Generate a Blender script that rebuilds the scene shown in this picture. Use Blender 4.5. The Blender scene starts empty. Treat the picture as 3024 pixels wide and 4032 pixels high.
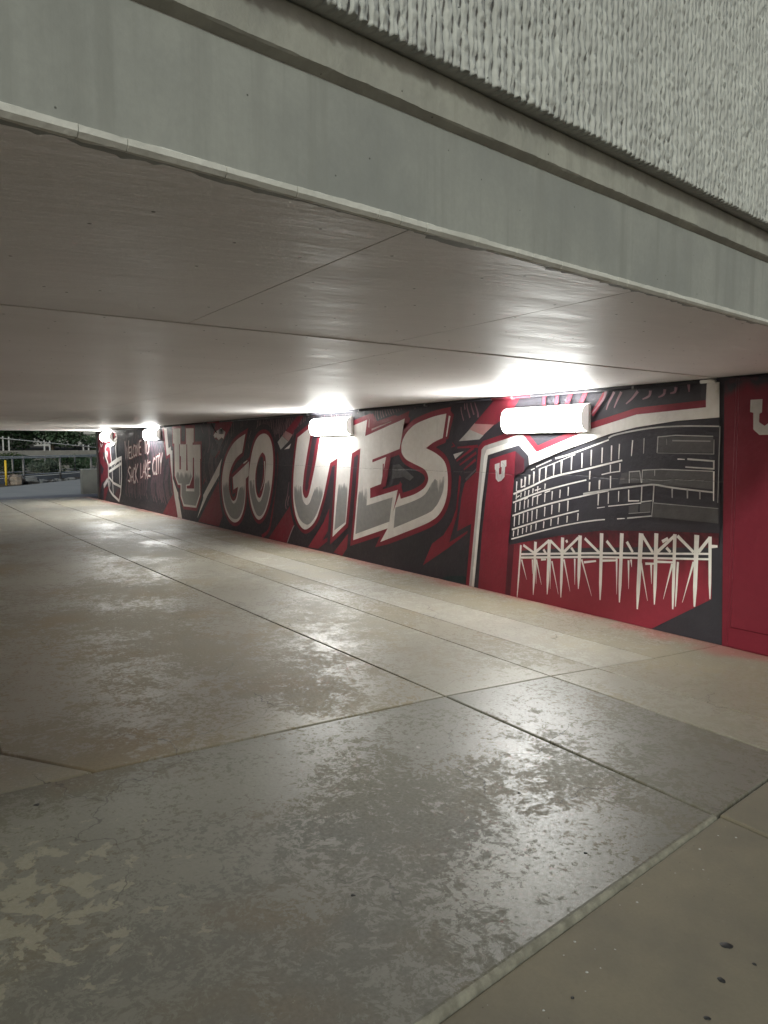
import bpy, math, random
import numpy as np
from mathutils import Vector, Matrix
from mathutils.geometry import tessellate_polygon

SC = bpy.context.scene
COL = SC.collection

# ------------------------------------------------------------------ camera
H_EYE = 1.65
cam_d = bpy.data.cameras.new('camera')
cam = bpy.data.objects.new('camera', cam_d)
COL.objects.link(cam)
AX = ((-0.54468573, -0.06853846, 0.83583488), (-0.83862717, 0.05007953, -0.54239885), (-0.00468304, -0.99639075, -0.08475582))
cam.matrix_world = Matrix((
    (AX[0][0], -AX[0][1], -AX[0][2], 0.0),
    (AX[1][0], -AX[1][1], -AX[1][2], 0.0),
    (AX[2][0], -AX[2][1], -AX[2][2], H_EYE),
    (0, 0, 0, 1)))
cam_d.sensor_fit = 'VERTICAL'
cam_d.sensor_height = 24.0
cam_d.lens = 24.0 * 3000.0 / 4032.0
cam_d.clip_start = 0.05
cam_d.clip_end = 3000.0
SC.camera = cam

# ------------------------------------------------------------------ dusk sky and the weak, soft light from behind the camera
SUN_DIR = Vector((0.60, -0.56, -0.47)).normalized()          # direction the light travels
world = bpy.data.worlds.new('World')
SC.world = world
world.use_nodes = True
wn = world.node_tree.nodes
sky = wn.new('ShaderNodeTexSky')
sky.sky_type = 'NISHITA'
sky.sun_disc = False
sky.sun_elevation = math.asin(-SUN_DIR.z)
sky.sun_rotation = math.atan2(-SUN_DIR.x, -SUN_DIR.y)
sky.dust_density = 4.0
sky.ozone_density = 1.0
wn['Background'].inputs['Strength'].default_value = 0.026
world.node_tree.links.new(sky.outputs[0], wn['Background'].inputs['Color'])
sun_d = bpy.data.lights.new('sun', 'SUN')
sun_d.energy = 0.74
sun_d.angle = math.radians(7)
sun_d.color = (0.90, 1.0, 0.90)
sun = bpy.data.objects.new('sun', sun_d)
COL.objects.link(sun)
sun.rotation_euler = SUN_DIR.to_track_quat('-Z', 'Y').to_euler()
LAMP_POWER = 38.0
SC.view_settings.view_transform = 'Standard'
SC.view_settings.look = 'None'
SC.view_settings.exposure = 1.28
SC.view_settings.gamma = 1.0
SC.view_settings.use_curve_mapping = False
SC.render.engine = 'CYCLES'
SC.cycles.use_denoising = True
SC.cycles.denoiser = 'OPENIMAGEDENOISE'
SC.cycles.max_bounces = 8
SC.cycles.diffuse_bounces = 7
SC.cycles.glossy_bounces = 3
SC.cycles.sample_clamp_indirect = 8.0
SC.cycles.use_adaptive_sampling = True
SC.cycles.adaptive_threshold = 0.02

rng = random.Random(7)
nrng = np.random.RandomState(5)

# ------------------------------------------------------------------ material helpers
class NT:
    def __init__(self, name):
        self.m = bpy.data.materials.new(name)
        self.m.use_nodes = True
        self.t = self.m.node_tree
        self.n = self.t.nodes
        self.b = self.n['Principled BSDF']
        self.co = self.n.new('ShaderNodeTexCoord').outputs['Object']
        self.dim = '3D'
    def set(self, sock, v):
        if isinstance(v, bpy.types.NodeSocket):
            self.t.links.new(v, sock)
        elif isinstance(v, (tuple, list)) and len(v) == 3 and sock.type == 'RGBA':
            sock.default_value = (*v, 1)
        else:
            sock.default_value = v
    def P(self, **k):
        for a, v in k.items():
            self.set(self.b.inputs[a.replace('_', ' ')], v)
    def mapping(self, scale=(1, 1, 1), loc=(0, 0, 0), rot=(0, 0, 0), co=None):
        q = self.n.new('ShaderNodeMapping')
        self.set(q.inputs['Vector'], co or self.co)
        q.inputs['Scale'].default_value = scale
        q.inputs['Location'].default_value = loc
        q.inputs['Rotation'].default_value = rot
        return q.outputs[0]
    def noise(self, scale, detail=4, rough=.55, co=None, dist=0.0, color=False):
        q = self.n.new('ShaderNodeTexNoise')
        q.noise_dimensions = self.dim
        self.set(q.inputs['Vector'], co or self.co)
        q.inputs['Scale'].default_value = scale
        q.inputs['Detail'].default_value = detail
        q.inputs['Roughness'].default_value = rough
        q.inputs['Distortion'].default_value = dist
        return q.outputs['Color' if color else 'Fac']
    def voronoi(self, scale, feature='F1', co=None, rand=1.0):
        q = self.n.new('ShaderNodeTexVoronoi')
        q.feature = feature
        q.voronoi_dimensions = self.dim
        self.set(q.inputs['Vector'], co or self.co)
        q.inputs['Scale'].default_value = scale
        q.inputs['Randomness'].default_value = rand
        return q.outputs['Distance']
    def math(self, op, a, b=0.0, c=0.0, clamp=False):
        q = self.n.new('ShaderNodeMath')
        q.operation = op
        q.use_clamp = clamp
        self.set(q.inputs[0], a); self.set(q.inputs[1], b); self.set(q.inputs[2], c)
        return q.outputs[0]
    def vmath(self, op, a, b=None, s=None):
        q = self.n.new('ShaderNodeVectorMath')
        q.operation = op
        self.set(q.inputs[0], a)
        if b is not None: self.set(q.inputs[1], b)
        if s is not None: self.set(q.inputs['Scale'], s)
        return q.outputs[0]
    def step(self, v, lo, hi):                                  # smooth step
        q = self.n.new('ShaderNodeMapRange')
        q.interpolation_type = 'SMOOTHSTEP'
        self.set(q.inputs['Value'], v)
        self.set(q.inputs['From Min'], lo); self.set(q.inputs['From Max'], hi)
        return q.outputs[0]
    def lin(self, v, a, b, c, d):
        q = self.n.new('ShaderNodeMapRange')
        self.set(q.inputs['Value'], v)
        self.set(q.inputs['From Min'], a); self.set(q.inputs['From Max'], b)
        self.set(q.inputs['To Min'], c); self.set(q.inputs['To Max'], d)
        return q.outputs[0]
    def mix(self, f, a, b, mode='MIX'):
        q = self.n.new('ShaderNodeMix')
        q.data_type = 'RGBA'
        q.blend_type = mode
        self.set(q.inputs[0], f); self.set(q.inputs[6], a); self.set(q.inputs[7], b)
        return q.outputs[2]
    def xyz(self, co=None):
        q = self.n.new('ShaderNodeSeparateXYZ')
        self.set(q.inputs[0], co or self.co)
        return q.outputs
    def bump(self, h, strength=.3, dist=.01, normal=None):
        q = self.n.new('ShaderNodeBump')
        self.set(q.inputs['Height'], h)
        q.inputs['Strength'].default_value = strength
        q.inputs['Distance'].default_value = dist
        if normal is not None: self.set(q.inputs['Normal'], normal)
        return q.outputs[0]

def concrete(name, ca, cb, scale=1.2, rough=.8, pits=True, streak=None, bump=.25, fine=60):
    k = NT(name)
    v = k.noise(scale, 6, .6)
    c = k.mix(k.step(v, .3, .7), ca, cb)
    f = k.noise(fine, 4, .6)
    c = k.mix(k.lin(f, .3, .7, 0, .22), c, tuple(x * .62 for x in ca))
    if streak:
        sv = k.noise(1.0, 5, .6, co=k.mapping(streak))
        c = k.mix(k.step(sv, .45, .75), c, tuple(x * .74 for x in ca))
    h = k.math('ADD', k.math('MULTIPLY', f, .4), k.math('MULTIPLY', v, .6))
    if pits:
        pd = k.voronoi(17)
        pm = k.step(pd, .055, .02)
        c = k.mix(pm, c, tuple(x * .25 for x in ca))
        h = k.math('SUBTRACT', h, pm)
    k.P(Base_Color=c, Roughness=rough, Normal=k.bump(h, bump, .006))
    k.b.inputs['Specular IOR Level'].default_value = .35
    return k.m

def plain(name, col, rough=.5, metal=0.0, var=.15, spec=.5, scale=9):
    k = NT(name)
    n = k.noise(scale, 4, .6)
    k.P(Base_Color=k.mix(k.lin(n, .3, .7, 0, 1), col, tuple(x * (1 - var) for x in col)), Roughness=rough, Metallic=metal,
        Normal=k.bump(k.noise(70, 3), .08, .004))
    k.b.inputs['Specular IOR Level'].default_value = spec
    return k.m

def paint(name, col, col2=None, blot=.25, wear=True):
    """masonry paint rolled and sprayed on rough concrete"""
    k = NT(name)
    a = k.noise(1.7, 3, .62)
    b = k.noise(14, 3, .6)
    c = k.mix(k.step(a, .35, .7), col, col2 or tuple(x * (1 - blot) for x in col))
    c = k.mix(k.lin(b, .42, .75, 0, .35), c, tuple(min(1, x * 1.25 + .006) for x in col))
    if wear:
        p = k.voronoi(9)
        c = k.mix(k.math('MULTIPLY', k.step(p, .03, .012), .7), c, (.05, .048, .047))
    st = k.noise(1.0, 4, .6, co=k.mapping((3, 3, .35)))
    c = k.mix(k.lin(st, .52, .75, 0, .22), c, (.045, .042, .042))
    z = k.xyz()[2]
    ln = k.step(k.math('ABSOLUTE', k.math('SUBTRACT', k.math('ADD', z, k.lin(a, .2, .8, -.02, .02)), 1.355)), .008, .002)   # pour joint in the wall
    ln = k.math('MULTIPLY', ln, k.step(b, .40, .55))
    c = k.mix(k.math('MULTIPLY', ln, .35), c, (.16, .155, .15))
    hgt = k.math('ADD', k.noise(26, 3, .65), k.math('MULTIPLY', ln, -.8))
    k.P(Base_Color=c, Roughness=k.lin(b, .3, .7, .42, .6), Normal=k.bump(hgt, .5, .007))
    k.b.inputs['Specular IOR Level'].default_value = .45
    return k.m

RED = (.255, .024, .044)
M = {}
M['white'] = paint('white_paint', (.86, .845, .815), (.78, .765, .74))
M['lightgrey'] = paint('light_grey_paint', (.55, .55, .54))
M['grey'] = paint('grey_paint', (.33, .335, .335), (.29, .295, .295))
M['smoke'] = paint('smoke_grey_paint', (.10, .10, .105))
M['charcoal'] = paint('charcoal_paint', (.13, .13, .14), (.05, .05, .055))
M['black'] = paint('black_paint', (.036, .035, .046), (.046, .044, .055))
M['plum'] = paint('plum_black_paint', (.055, .042, .055), (.04, .034, .044))
M['red'] = paint('red_paint', RED, (.20, .018, .034))
M['maroon'] = paint('maroon_paint', (.11, .02, .034), (.075, .017, .027))
M['pink'] = paint('faded_pink_paint', (.5, .22, .22), (.45, .33, .32))
M['facing'] = paint('bounce_rose_paint', (.70, .50, .48), (.62, .46, .44))  # unseen facing wall, made pale and pinkish to bounce light into the tunnel
M['dull'] = paint('dull_brown_red_paint', (.30, .18, .21), (.24, .12, .15))
M['teal'] = paint('teal_paint', (.012, .045, .05), (.014, .02, .024))

def faded(name, top, bottom, z0, z1, sc=5):
    """two sprayed colours that fade into each other over the height z0..z1"""
    k = NT(name)
    z = k.xyz()[2]
    n = k.noise(1.0, 4, .6, co=k.mapping((sc, 1, .6)))
    zz = k.math('ADD', z, k.lin(n, .3, .7, -.16, .16))
    f = k.step(zz, z0, z1)
    b = k.noise(14, 4, .6, dist=.6)
    c = k.mix(f, bottom, top)
    c = k.mix(k.lin(b, .42, .75, 0, .3), c, tuple(x * 1.3 for x in bottom))
    hgt = k.noise(30, 3, .65)
    k.P(Base_Color=c, Roughness=.5, Normal=k.bump(hgt, .28, .006))
    return k.m
def brushed_fade(name, ztop):
    """grey paint brushed upwards into the white of a letter"""
    k = NT(name)
    z = k.xyz()[2]
    n = k.noise(1.0, 5, .65, co=k.mapping((16, 1, 3.2), rot=(0, .75, 0)))
    zz = k.math('ADD', z, k.lin(n, .3, .7, -.11, .11))
    b = k.noise(14, 3, .6)
    g = k.mix(k.lin(b, .3, .7, 0, 1), (.34, .345, .345), (.29, .295, .295))
    c = k.mix(k.step(zz, ztop - .17, ztop - .03), g, (.88, .865, .84))
    k.P(Base_Color=c, Roughness=.5, Normal=k.bump(k.noise(26, 3, .65), .5, .007))
    return k.m
M['redfade'] = faded('red_spray_over_black', (.07, .016, .022), RED, .45, .8)
M['redpanel'] = faded('red_panel_paint', (.036, .035, .046), (.175, .014, .030), 2.02, 2.12, 1.5)

M['fascia'] = concrete('fascia_concrete', (.34, .35, .325), (.265, .275, .262), 2.6, .78, True, (14, 14, .7), .2)
M['ledge'] = concrete('ledge_concrete', (.40, .40, .355), (.29, .29, .265), 6, .85, True, (22, 22, 2.5), .45)
M['rib'] = concrete('ribbed_concrete', (.43, .445, .43), (.35, .36, .35), 6, .9, True, None, .6)
M['drip'] = concrete('drip_edge_concrete', (.66, .66, .62), (.54, .54, .50), 8, .7, False, None, .5)  # pale edge pieces, colour lightened to imitate stronger light than on the fascia
M['block'] = concrete('grey_concrete', (.20, .195, .185), (.15, .147, .14), 2, .85)
M['kerb'] = concrete('pale_concrete', (.42, .42, .41), (.36, .36, .35), 1.5, .85)
M['path'] = concrete('path_concrete', (.26, .265, .275), (.22, .225, .235), .7, .8)
M['dirt'] = concrete('soil', (.055, .045, .035), (.035, .03, .024), 3, .95)
M['stone'] = concrete('boulder_stone', (.25, .20, .165), (.17, .15, .135), 4, .85, False)
M['stone2'] = concrete('grey_boulder_stone', (.16, .165, .17), (.11, .112, .118), 4, .85, False)
M['endconc'] = concrete('bare_wall_concrete', (.16, .145, .13), (.11, .10, .095), 3, .85)
M['steel'] = plain('galvanised_steel', (.50, .51, .52), .5, .15, .2)
M['darksteel'] = plain('weathered_steel', (.24, .24, .245), .5, .2, .3)
M['yellow'] = plain('yellow_paint', (.62, .42, .03), .5)
M['plastic'] = plain('white_plastic', (.62, .61, .59), .45, 0, .06)
M['cable'] = plain('black_cable', (.012, .012, .013), .45)
M['gum'] = plain('gum', (.018, .018, .018), .6)
M['asphalt'] = plain('dark_ground', (.05, .05, .05), .9)
M['wood'] = plain('bark', (.05, .038, .028), .9, 0, .4)

# soffit: smooth painted concrete with trowel ripples, a little sheen
def soffit_mat(name, ca, cb):
    k = NT(name)
    k.dim = '2D'
    a = k.noise(.55, 4, .55)
    c = k.mix(k.step(a, .35, .7), ca, cb)
    s = k.noise(1.0, 3, .6, co=k.mapping((6, 1.6, 1), rot=(0, 0, .5)))
    c = k.mix(k.lin(s, .45, .75, 0, .07), c, tuple(x * .7 for x in ca))
    p = k.voronoi(3.1)
    c = k.mix(k.step(p, .022, .010), c, (.05, .045, .04))
    r = k.noise(1.0, 4, .65, co=k.mapping((34, 8, 1), rot=(0, 0, .55)))
    h = k.math('ADD', k.math('MULTIPLY', s, .9), k.math('MULTIPLY', r, .8))
    k.P(Base_Color=c, Roughness=k.lin(s, .3, .7, .49, .60), Normal=k.bump(h, .19, .012))
    k.b.inputs['Specular IOR Level'].default_value = .4
    return k.m
M['soffit'] = soffit_mat('soffit_paint', (.80, .77, .77), (.73, .70, .70))
M['soffit2'] = soffit_mat('soffit_paint_older', (.80, .765, .755), (.72, .685, .67))

# floor: sealed concrete whose coating has flaked; light coated skin is smooth, bare olive patches are dull
def floor_mat(name, bare, bare2, skin, cover=.5, spray=False, tint=(.30, .22, .11), tint_amt=.5, flakes=False):
    k = NT(name)
    k.dim = '2D'
    big = k.noise(.45, 4, .55)
    med = k.noise(1.35, 5, .6)
    c0 = k.mix(k.step(big, .38, .66), bare, bare2)
    c0 = k.mix(k.math('MULTIPLY', k.step(med, .45, .72), tint_amt), c0, tint)
    fine = k.noise(55, 3, .7)
    c0 = k.mix(k.lin(fine, .35, .75, 0, .3), c0, tuple(x * .55 for x in bare))
    warp = k.vmath('SCALE', k.vmath('SUBTRACT', k.noise(5, 3, .5, color=True), (.5, .5, .5)), s=.13)
    wc = k.vmath('ADD', k.co, warp)
    fl = k.math('ADD', k.math('MULTIPLY', k.noise(8, 6, .75, co=wc), .5), k.math('MULTIPLY', k.noise(30, 5, .76, co=wc), .5))
    reg = k.noise(.75, 3, .55, co=k.mapping((1, 1, 1), (3.7, 1.3, 0)))
    thr = k.math('ADD', fl, k.lin(reg, .3, .7, -.10, .11))
    mask = k.step(thr, 1 - cover - .03, 1 - cover + .05)
    chips = k.math('ADD', k.noise(24, 5, .74, co=k.mapping((1, 1, 1), (9, 2, 0))), k.lin(k.noise(1.9, 2, co=k.mapping((1, 1, 1), (2, 6, 0))), .3, .7, -.09, .07))
    mask = k.math('MULTIPLY', mask, k.step(chips, .615, .585))
    c1 = k.mix(k.lin(med, .3, .7, 0, 1), skin, tuple(x * .86 for x in skin))
    c1 = k.mix(k.lin(fine, .35, .75, 0, .18), c1, tuple(x * .6 for x in skin))
    c = k.mix(mask, c0, c1)
    if flakes:                                                   # pale skins of old coating left in one spot
        d = k.n.new('ShaderNodeVectorMath'); d.operation = 'DISTANCE'
        k.set(d.inputs[0], k.co); d.inputs[1].default_value = (2.95, -.22, 0)
        fm = k.math('ADD', k.noise(10, 5, .6, co=wc), k.lin(d.outputs['Value'], .1, .95, .06, -.25))
        fk = k.step(fm, .505, .52)
        c = k.mix(k.math('MULTIPLY', fk, .75), c, (.25, .235, .18))
    cr = k.voronoi(1.6, 'DISTANCE_TO_EDGE', co=k.vmath('ADD', k.co, k.vmath('SCALE', warp, s=1.6)))
    crk = k.math('MULTIPLY', k.step(cr, .008, .002), k.step(k.noise(.9, 2, co=k.mapping((1, 1, 1), (1, 8, 0))), .5, .6))
    c = k.mix(k.math('MULTIPLY', crk, .75), c, (.045, .04, .034))
    if spray:
        y = k.xyz()[1]
        sp = k.math('MULTIPLY', k.step(k.math('ADD', y, k.lin(med, .3, .7, -.16, .16)), -5.44, -5.72), .6)
        c = k.mix(sp, c, (.27, .06, .06))
    rgh = k.math('ADD', k.lin(mask, 0, 1, .62, .40), k.lin(fine, .3, .7, -.05, .09))
    h = fine
    k.P(Base_Color=c, Roughness=rgh, Normal=k.bump(h, .12, .004))
    k.b.inputs['Specular IOR Level'].default_value = .55
    return k.m
M['floor_near'] = floor_mat('worn_sealed_concrete', (.130, .120, .088), (.122, .118, .103), (.175, .168, .142), .53, flakes=True, tint=(.155, .115, .07), tint_amt=.5)
M['floor_mid'] = floor_mat('worn_brown_concrete', (.205, .178, .122), (.188, .170, .128), (.255, .235, .192), .50, tint=(.20, .145, .078), tint_amt=.6)
M['floor_plain'] = floor_mat('sealed_concrete', (.225, .207, .158), (.217, .203, .168), (.27, .252, .207), .50, tint=(.24, .19, .11), tint_amt=.4)
M['floor_pale'] = floor_mat('pale_patched_concrete', (.275, .255, .21), (.26, .246, .214), (.315, .297, .256), .5, tint=(.36, .31, .2), tint_amt=.3)
M['floor_wall'] = floor_mat('dusty_concrete_by_wall', (.21, .19, .14), (.222, .203, .157), (.25, .23, .182), .48, True, (.28, .235, .15), .5)
M['outer'] = concrete('outer_slab_concrete', (.20, .175, .125), (.155, .138, .105), 2.6, .75, True, None, .3, 75)
M['edge'] = concrete('edge_concrete', (.27, .26, .21), (.15, .143, .115), 18, .8, False, None, .4)

def leaf(name, a, b):
    k = NT(name)
    q = k.n.new('ShaderNodeObjectInfo').outputs['Random']
    n = k.noise(2.2, 4, .6)
    c = k.mix(k.lin(n, .3, .7, 0, 1), a, b)
    k.P(Base_Color=c, Roughness=.6)
    return k.m
M['leaf_dark'] = leaf('evergreen_leaf', (.018, .042, .02), (.035, .07, .03))
M['leaf'] = leaf('green_leaf', (.045, .085, .022), (.075, .12, .035))
M['leaf_grey'] = leaf('grey_green_leaf', (.06, .075, .055), (.04, .06, .045))

ke = NT('glowing_end_cap')
ke.P(Base_Color=(.7, .68, .65), Roughness=.4, Emission_Color=(1.0, .965, .92), Emission_Strength=.16)  # weak emission stands in for lamp light shining through the cap
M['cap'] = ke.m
km = NT('lit_diffuser')
km.P(Base_Color=(.9, .9, .9), Roughness=.4, Emission_Color=(.98, 1.0, .96), Emission_Strength=LAMP_POWER)
M['lit'] = km.m
km = NT('lit_diffuser_boosted')  # output of the two far lamps boosted to brighten that end
km.P(Base_Color=(.9, .9, .9), Roughness=.4, Emission_Color=(.98, 1.0, .96), Emission_Strength=LAMP_POWER * 1.6)
M['lit_boosted'] = km.m

# ------------------------------------------------------------------ object helpers
def mesh_obj(name, verts, faces, mat, parent=None, smooth=False):
    me = bpy.data.meshes.new(name)
    me.from_pydata([tuple(map(float, v)) for v in verts], [], faces)
    if smooth:
        me.polygons.foreach_set('use_smooth', [True] * len(me.polygons))
    me.materials.append(mat)
    me.update()
    o = bpy.data.objects.new(name, me)
    COL.objects.link(o)
    if parent is not None:
        o.parent = parent
        if parent.get('root'):
            o.location = -parent.location
    return o

def root(name, loc, label, cat, group=None):
    o = bpy.data.objects.new(name, None)
    COL.objects.link(o)
    o.location = loc
    o.empty_display_size = .2
    o['root'] = 1
    return tag(o, label, cat, group)

def tag(o, label, cat, group=None):
    o['label'] = label
    o['category'] = cat
    if group: o['group'] = group
    return o

def kind(o, k):
    o['kind'] = k
    return o

class MB:
    """collects shapes for one mesh"""
    def __init__(self): self.v = []; self.f = []
    def add(self, v, f):
        n = len(self.v); self.v += [tuple(x) for x in v]; self.f += [tuple(i + n for i in q) for q in f]; return self
    def box(self, x0, x1, y0, y1, z0, z1, bev=0.0):
        b = min(bev, (x1 - x0) / 2.1, (y1 - y0) / 2.1, (z1 - z0) / 2.1)
        if b <= 0:
            v = [(x, y, z) for z in (z0, z1) for x, y in ((x0, y0), (x1, y0), (x1, y1), (x0, y1))]
            return self.add(v, [(3, 2, 1, 0), (4, 5, 6, 7), (0, 1, 5, 4), (1, 2, 6, 5), (2, 3, 7, 6), (3, 0, 4, 7)])
        v = []
        for z, i in ((z0, b), (z0 + b, 0), (z1 - b, 0), (z1, b)):
            v += [(x0 + i, y0 + i, z), (x1 - i, y0 + i, z), (x1 - i, y1 - i, z), (x0 + i, y1 - i, z)]
        f = [(3, 2, 1, 0), (12, 13, 14, 15)]
        for r in range(3):
            for k in range(4):
                f.append((r * 4 + k, r * 4 + (k + 1) % 4, r * 4 + 4 + (k + 1) % 4, r * 4 + 4 + k))
        return self.add(v, f)
    def tube(self, pts, r, n=8, r1=None, cap=True):
        pts = [Vector(p) for p in pts]; r1 = r if r1 is None else r1
        v = []; f = []
        for i, p in enumerate(pts):
            d = (pts[min(i + 1, len(pts) - 1)] - pts[max(i - 1, 0)]).normalized()
            a = d.orthogonal().normalized() if abs(d.z) > .9 else d.cross(Vector((0, 0, 1))).normalized()
            b = d.cross(a)
            rr = r + (r1 - r) * i / max(1, len(pts) - 1)
            for k in range(n):
                t = 2 * math.pi * k / n
                v.append(p + a * math.cos(t) * rr + b * math.sin(t) * rr)
        for i in range(len(pts) - 1):
            for k in range(n):
                f.append((i * n + k, i * n + (k + 1) % n, (i + 1) * n + (k + 1) % n, (i + 1) * n + k))
        if cap:
            f.append(tuple(range(n - 1, -1, -1))); f.append(tuple((len(pts) - 1) * n + k for k in range(n)))
        return self.add(v, f)
    def build(self, name, mat, parent=None, smooth=False): return mesh_obj(name, self.v, self.f, mat, parent, smooth)

_VT = {}
def vnoise(x, y, seed=0):
    """smooth value noise on numpy arrays"""
    if seed not in _VT: _VT[seed] = np.random.RandomState(seed).rand(256, 256)
    r = _VT[seed]
    xi = np.floor(x).astype(int); yi = np.floor(y).astype(int)
    fx = x - xi; fy = y - yi
    fx = fx * fx * (3 - 2 * fx); fy = fy * fy * (3 - 2 * fy)
    g = lambda a, b: r[a % 256, b % 256]
    return (g(xi, yi) * (1 - fx) + g(xi + 1, yi) * fx) * (1 - fy) + (g(xi, yi + 1) * (1 - fx) + g(xi + 1, yi + 1) * fx) * fy

def inset_poly(poly, d):
    n = len(poly); out = []
    area = sum(poly[i][0] * poly[(i + 1) % n][1] - poly[(i + 1) % n][0] * poly[i][1] for i in range(n))
    sg = 1 if area > 0 else -1
    for i in range(n):
        p0 = Vector(poly[i - 1][:2]); p1 = Vector(poly[i][:2]); p2 = Vector(poly[(i + 1) % n][:2])
        a = (p1 - p0); b = (p2 - p1)
        if a.length < 1e-9 or b.length < 1e-9:
            out.append((p1.x, p1.y)); continue
        a.normalize(); b.normalize()
        na = Vector((-a.y, a.x)) * sg; nb = Vector((-b.y, b.x)) * sg
        mm = na + nb
        if mm.length < .35: mm = na * .7 + nb * .7 if mm.length > .01 else na
        L = mm.length
        mm = mm / L
        c = max(.42, mm.dot(na))
        q = p1 + mm * (d / c)
        out.append((q.x, q.y))
    return out

def slab(name, poly, zt, thick, gap, bev, mat, parent, up=True, zf=None):
    """cast slab: outline shrunk by half the joint, rounded arris; up=True shows its top, else its underside"""
    n = len(poly)
    area = sum(poly[i][0] * poly[(i + 1) % n][1] - poly[(i + 1) % n][0] * poly[i][1] for i in range(n))
    if area < 0: poly = poly[::-1]
    s = 1 if up else -1
    rings = [(gap / 2, -thick), (gap / 2, -bev), (gap / 2 + bev * .35, -bev * .3), (gap / 2 + bev, 0)]
    v = []
    for d, dz in rings:
        for x, y in inset_poly(poly, d):
            z0 = zf(x, y) if zf else zt
            v.append((x, y, z0 + s * dz))
    f = []
    for r in range(3):
        for k in range(n):
            q = (r * n + k, r * n + (k + 1) % n, (r + 1) * n + (k + 1) % n, (r + 1) * n + k)
            f.append(q if up else q[::-1])
    top = tuple(3 * n + k for k in range(n)); bot = tuple(range(n))
    f.append(top if up else top[::-1]); f.append(bot[::-1] if up else bot)
    return mesh_obj(name, v, f, mat, parent)

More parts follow.
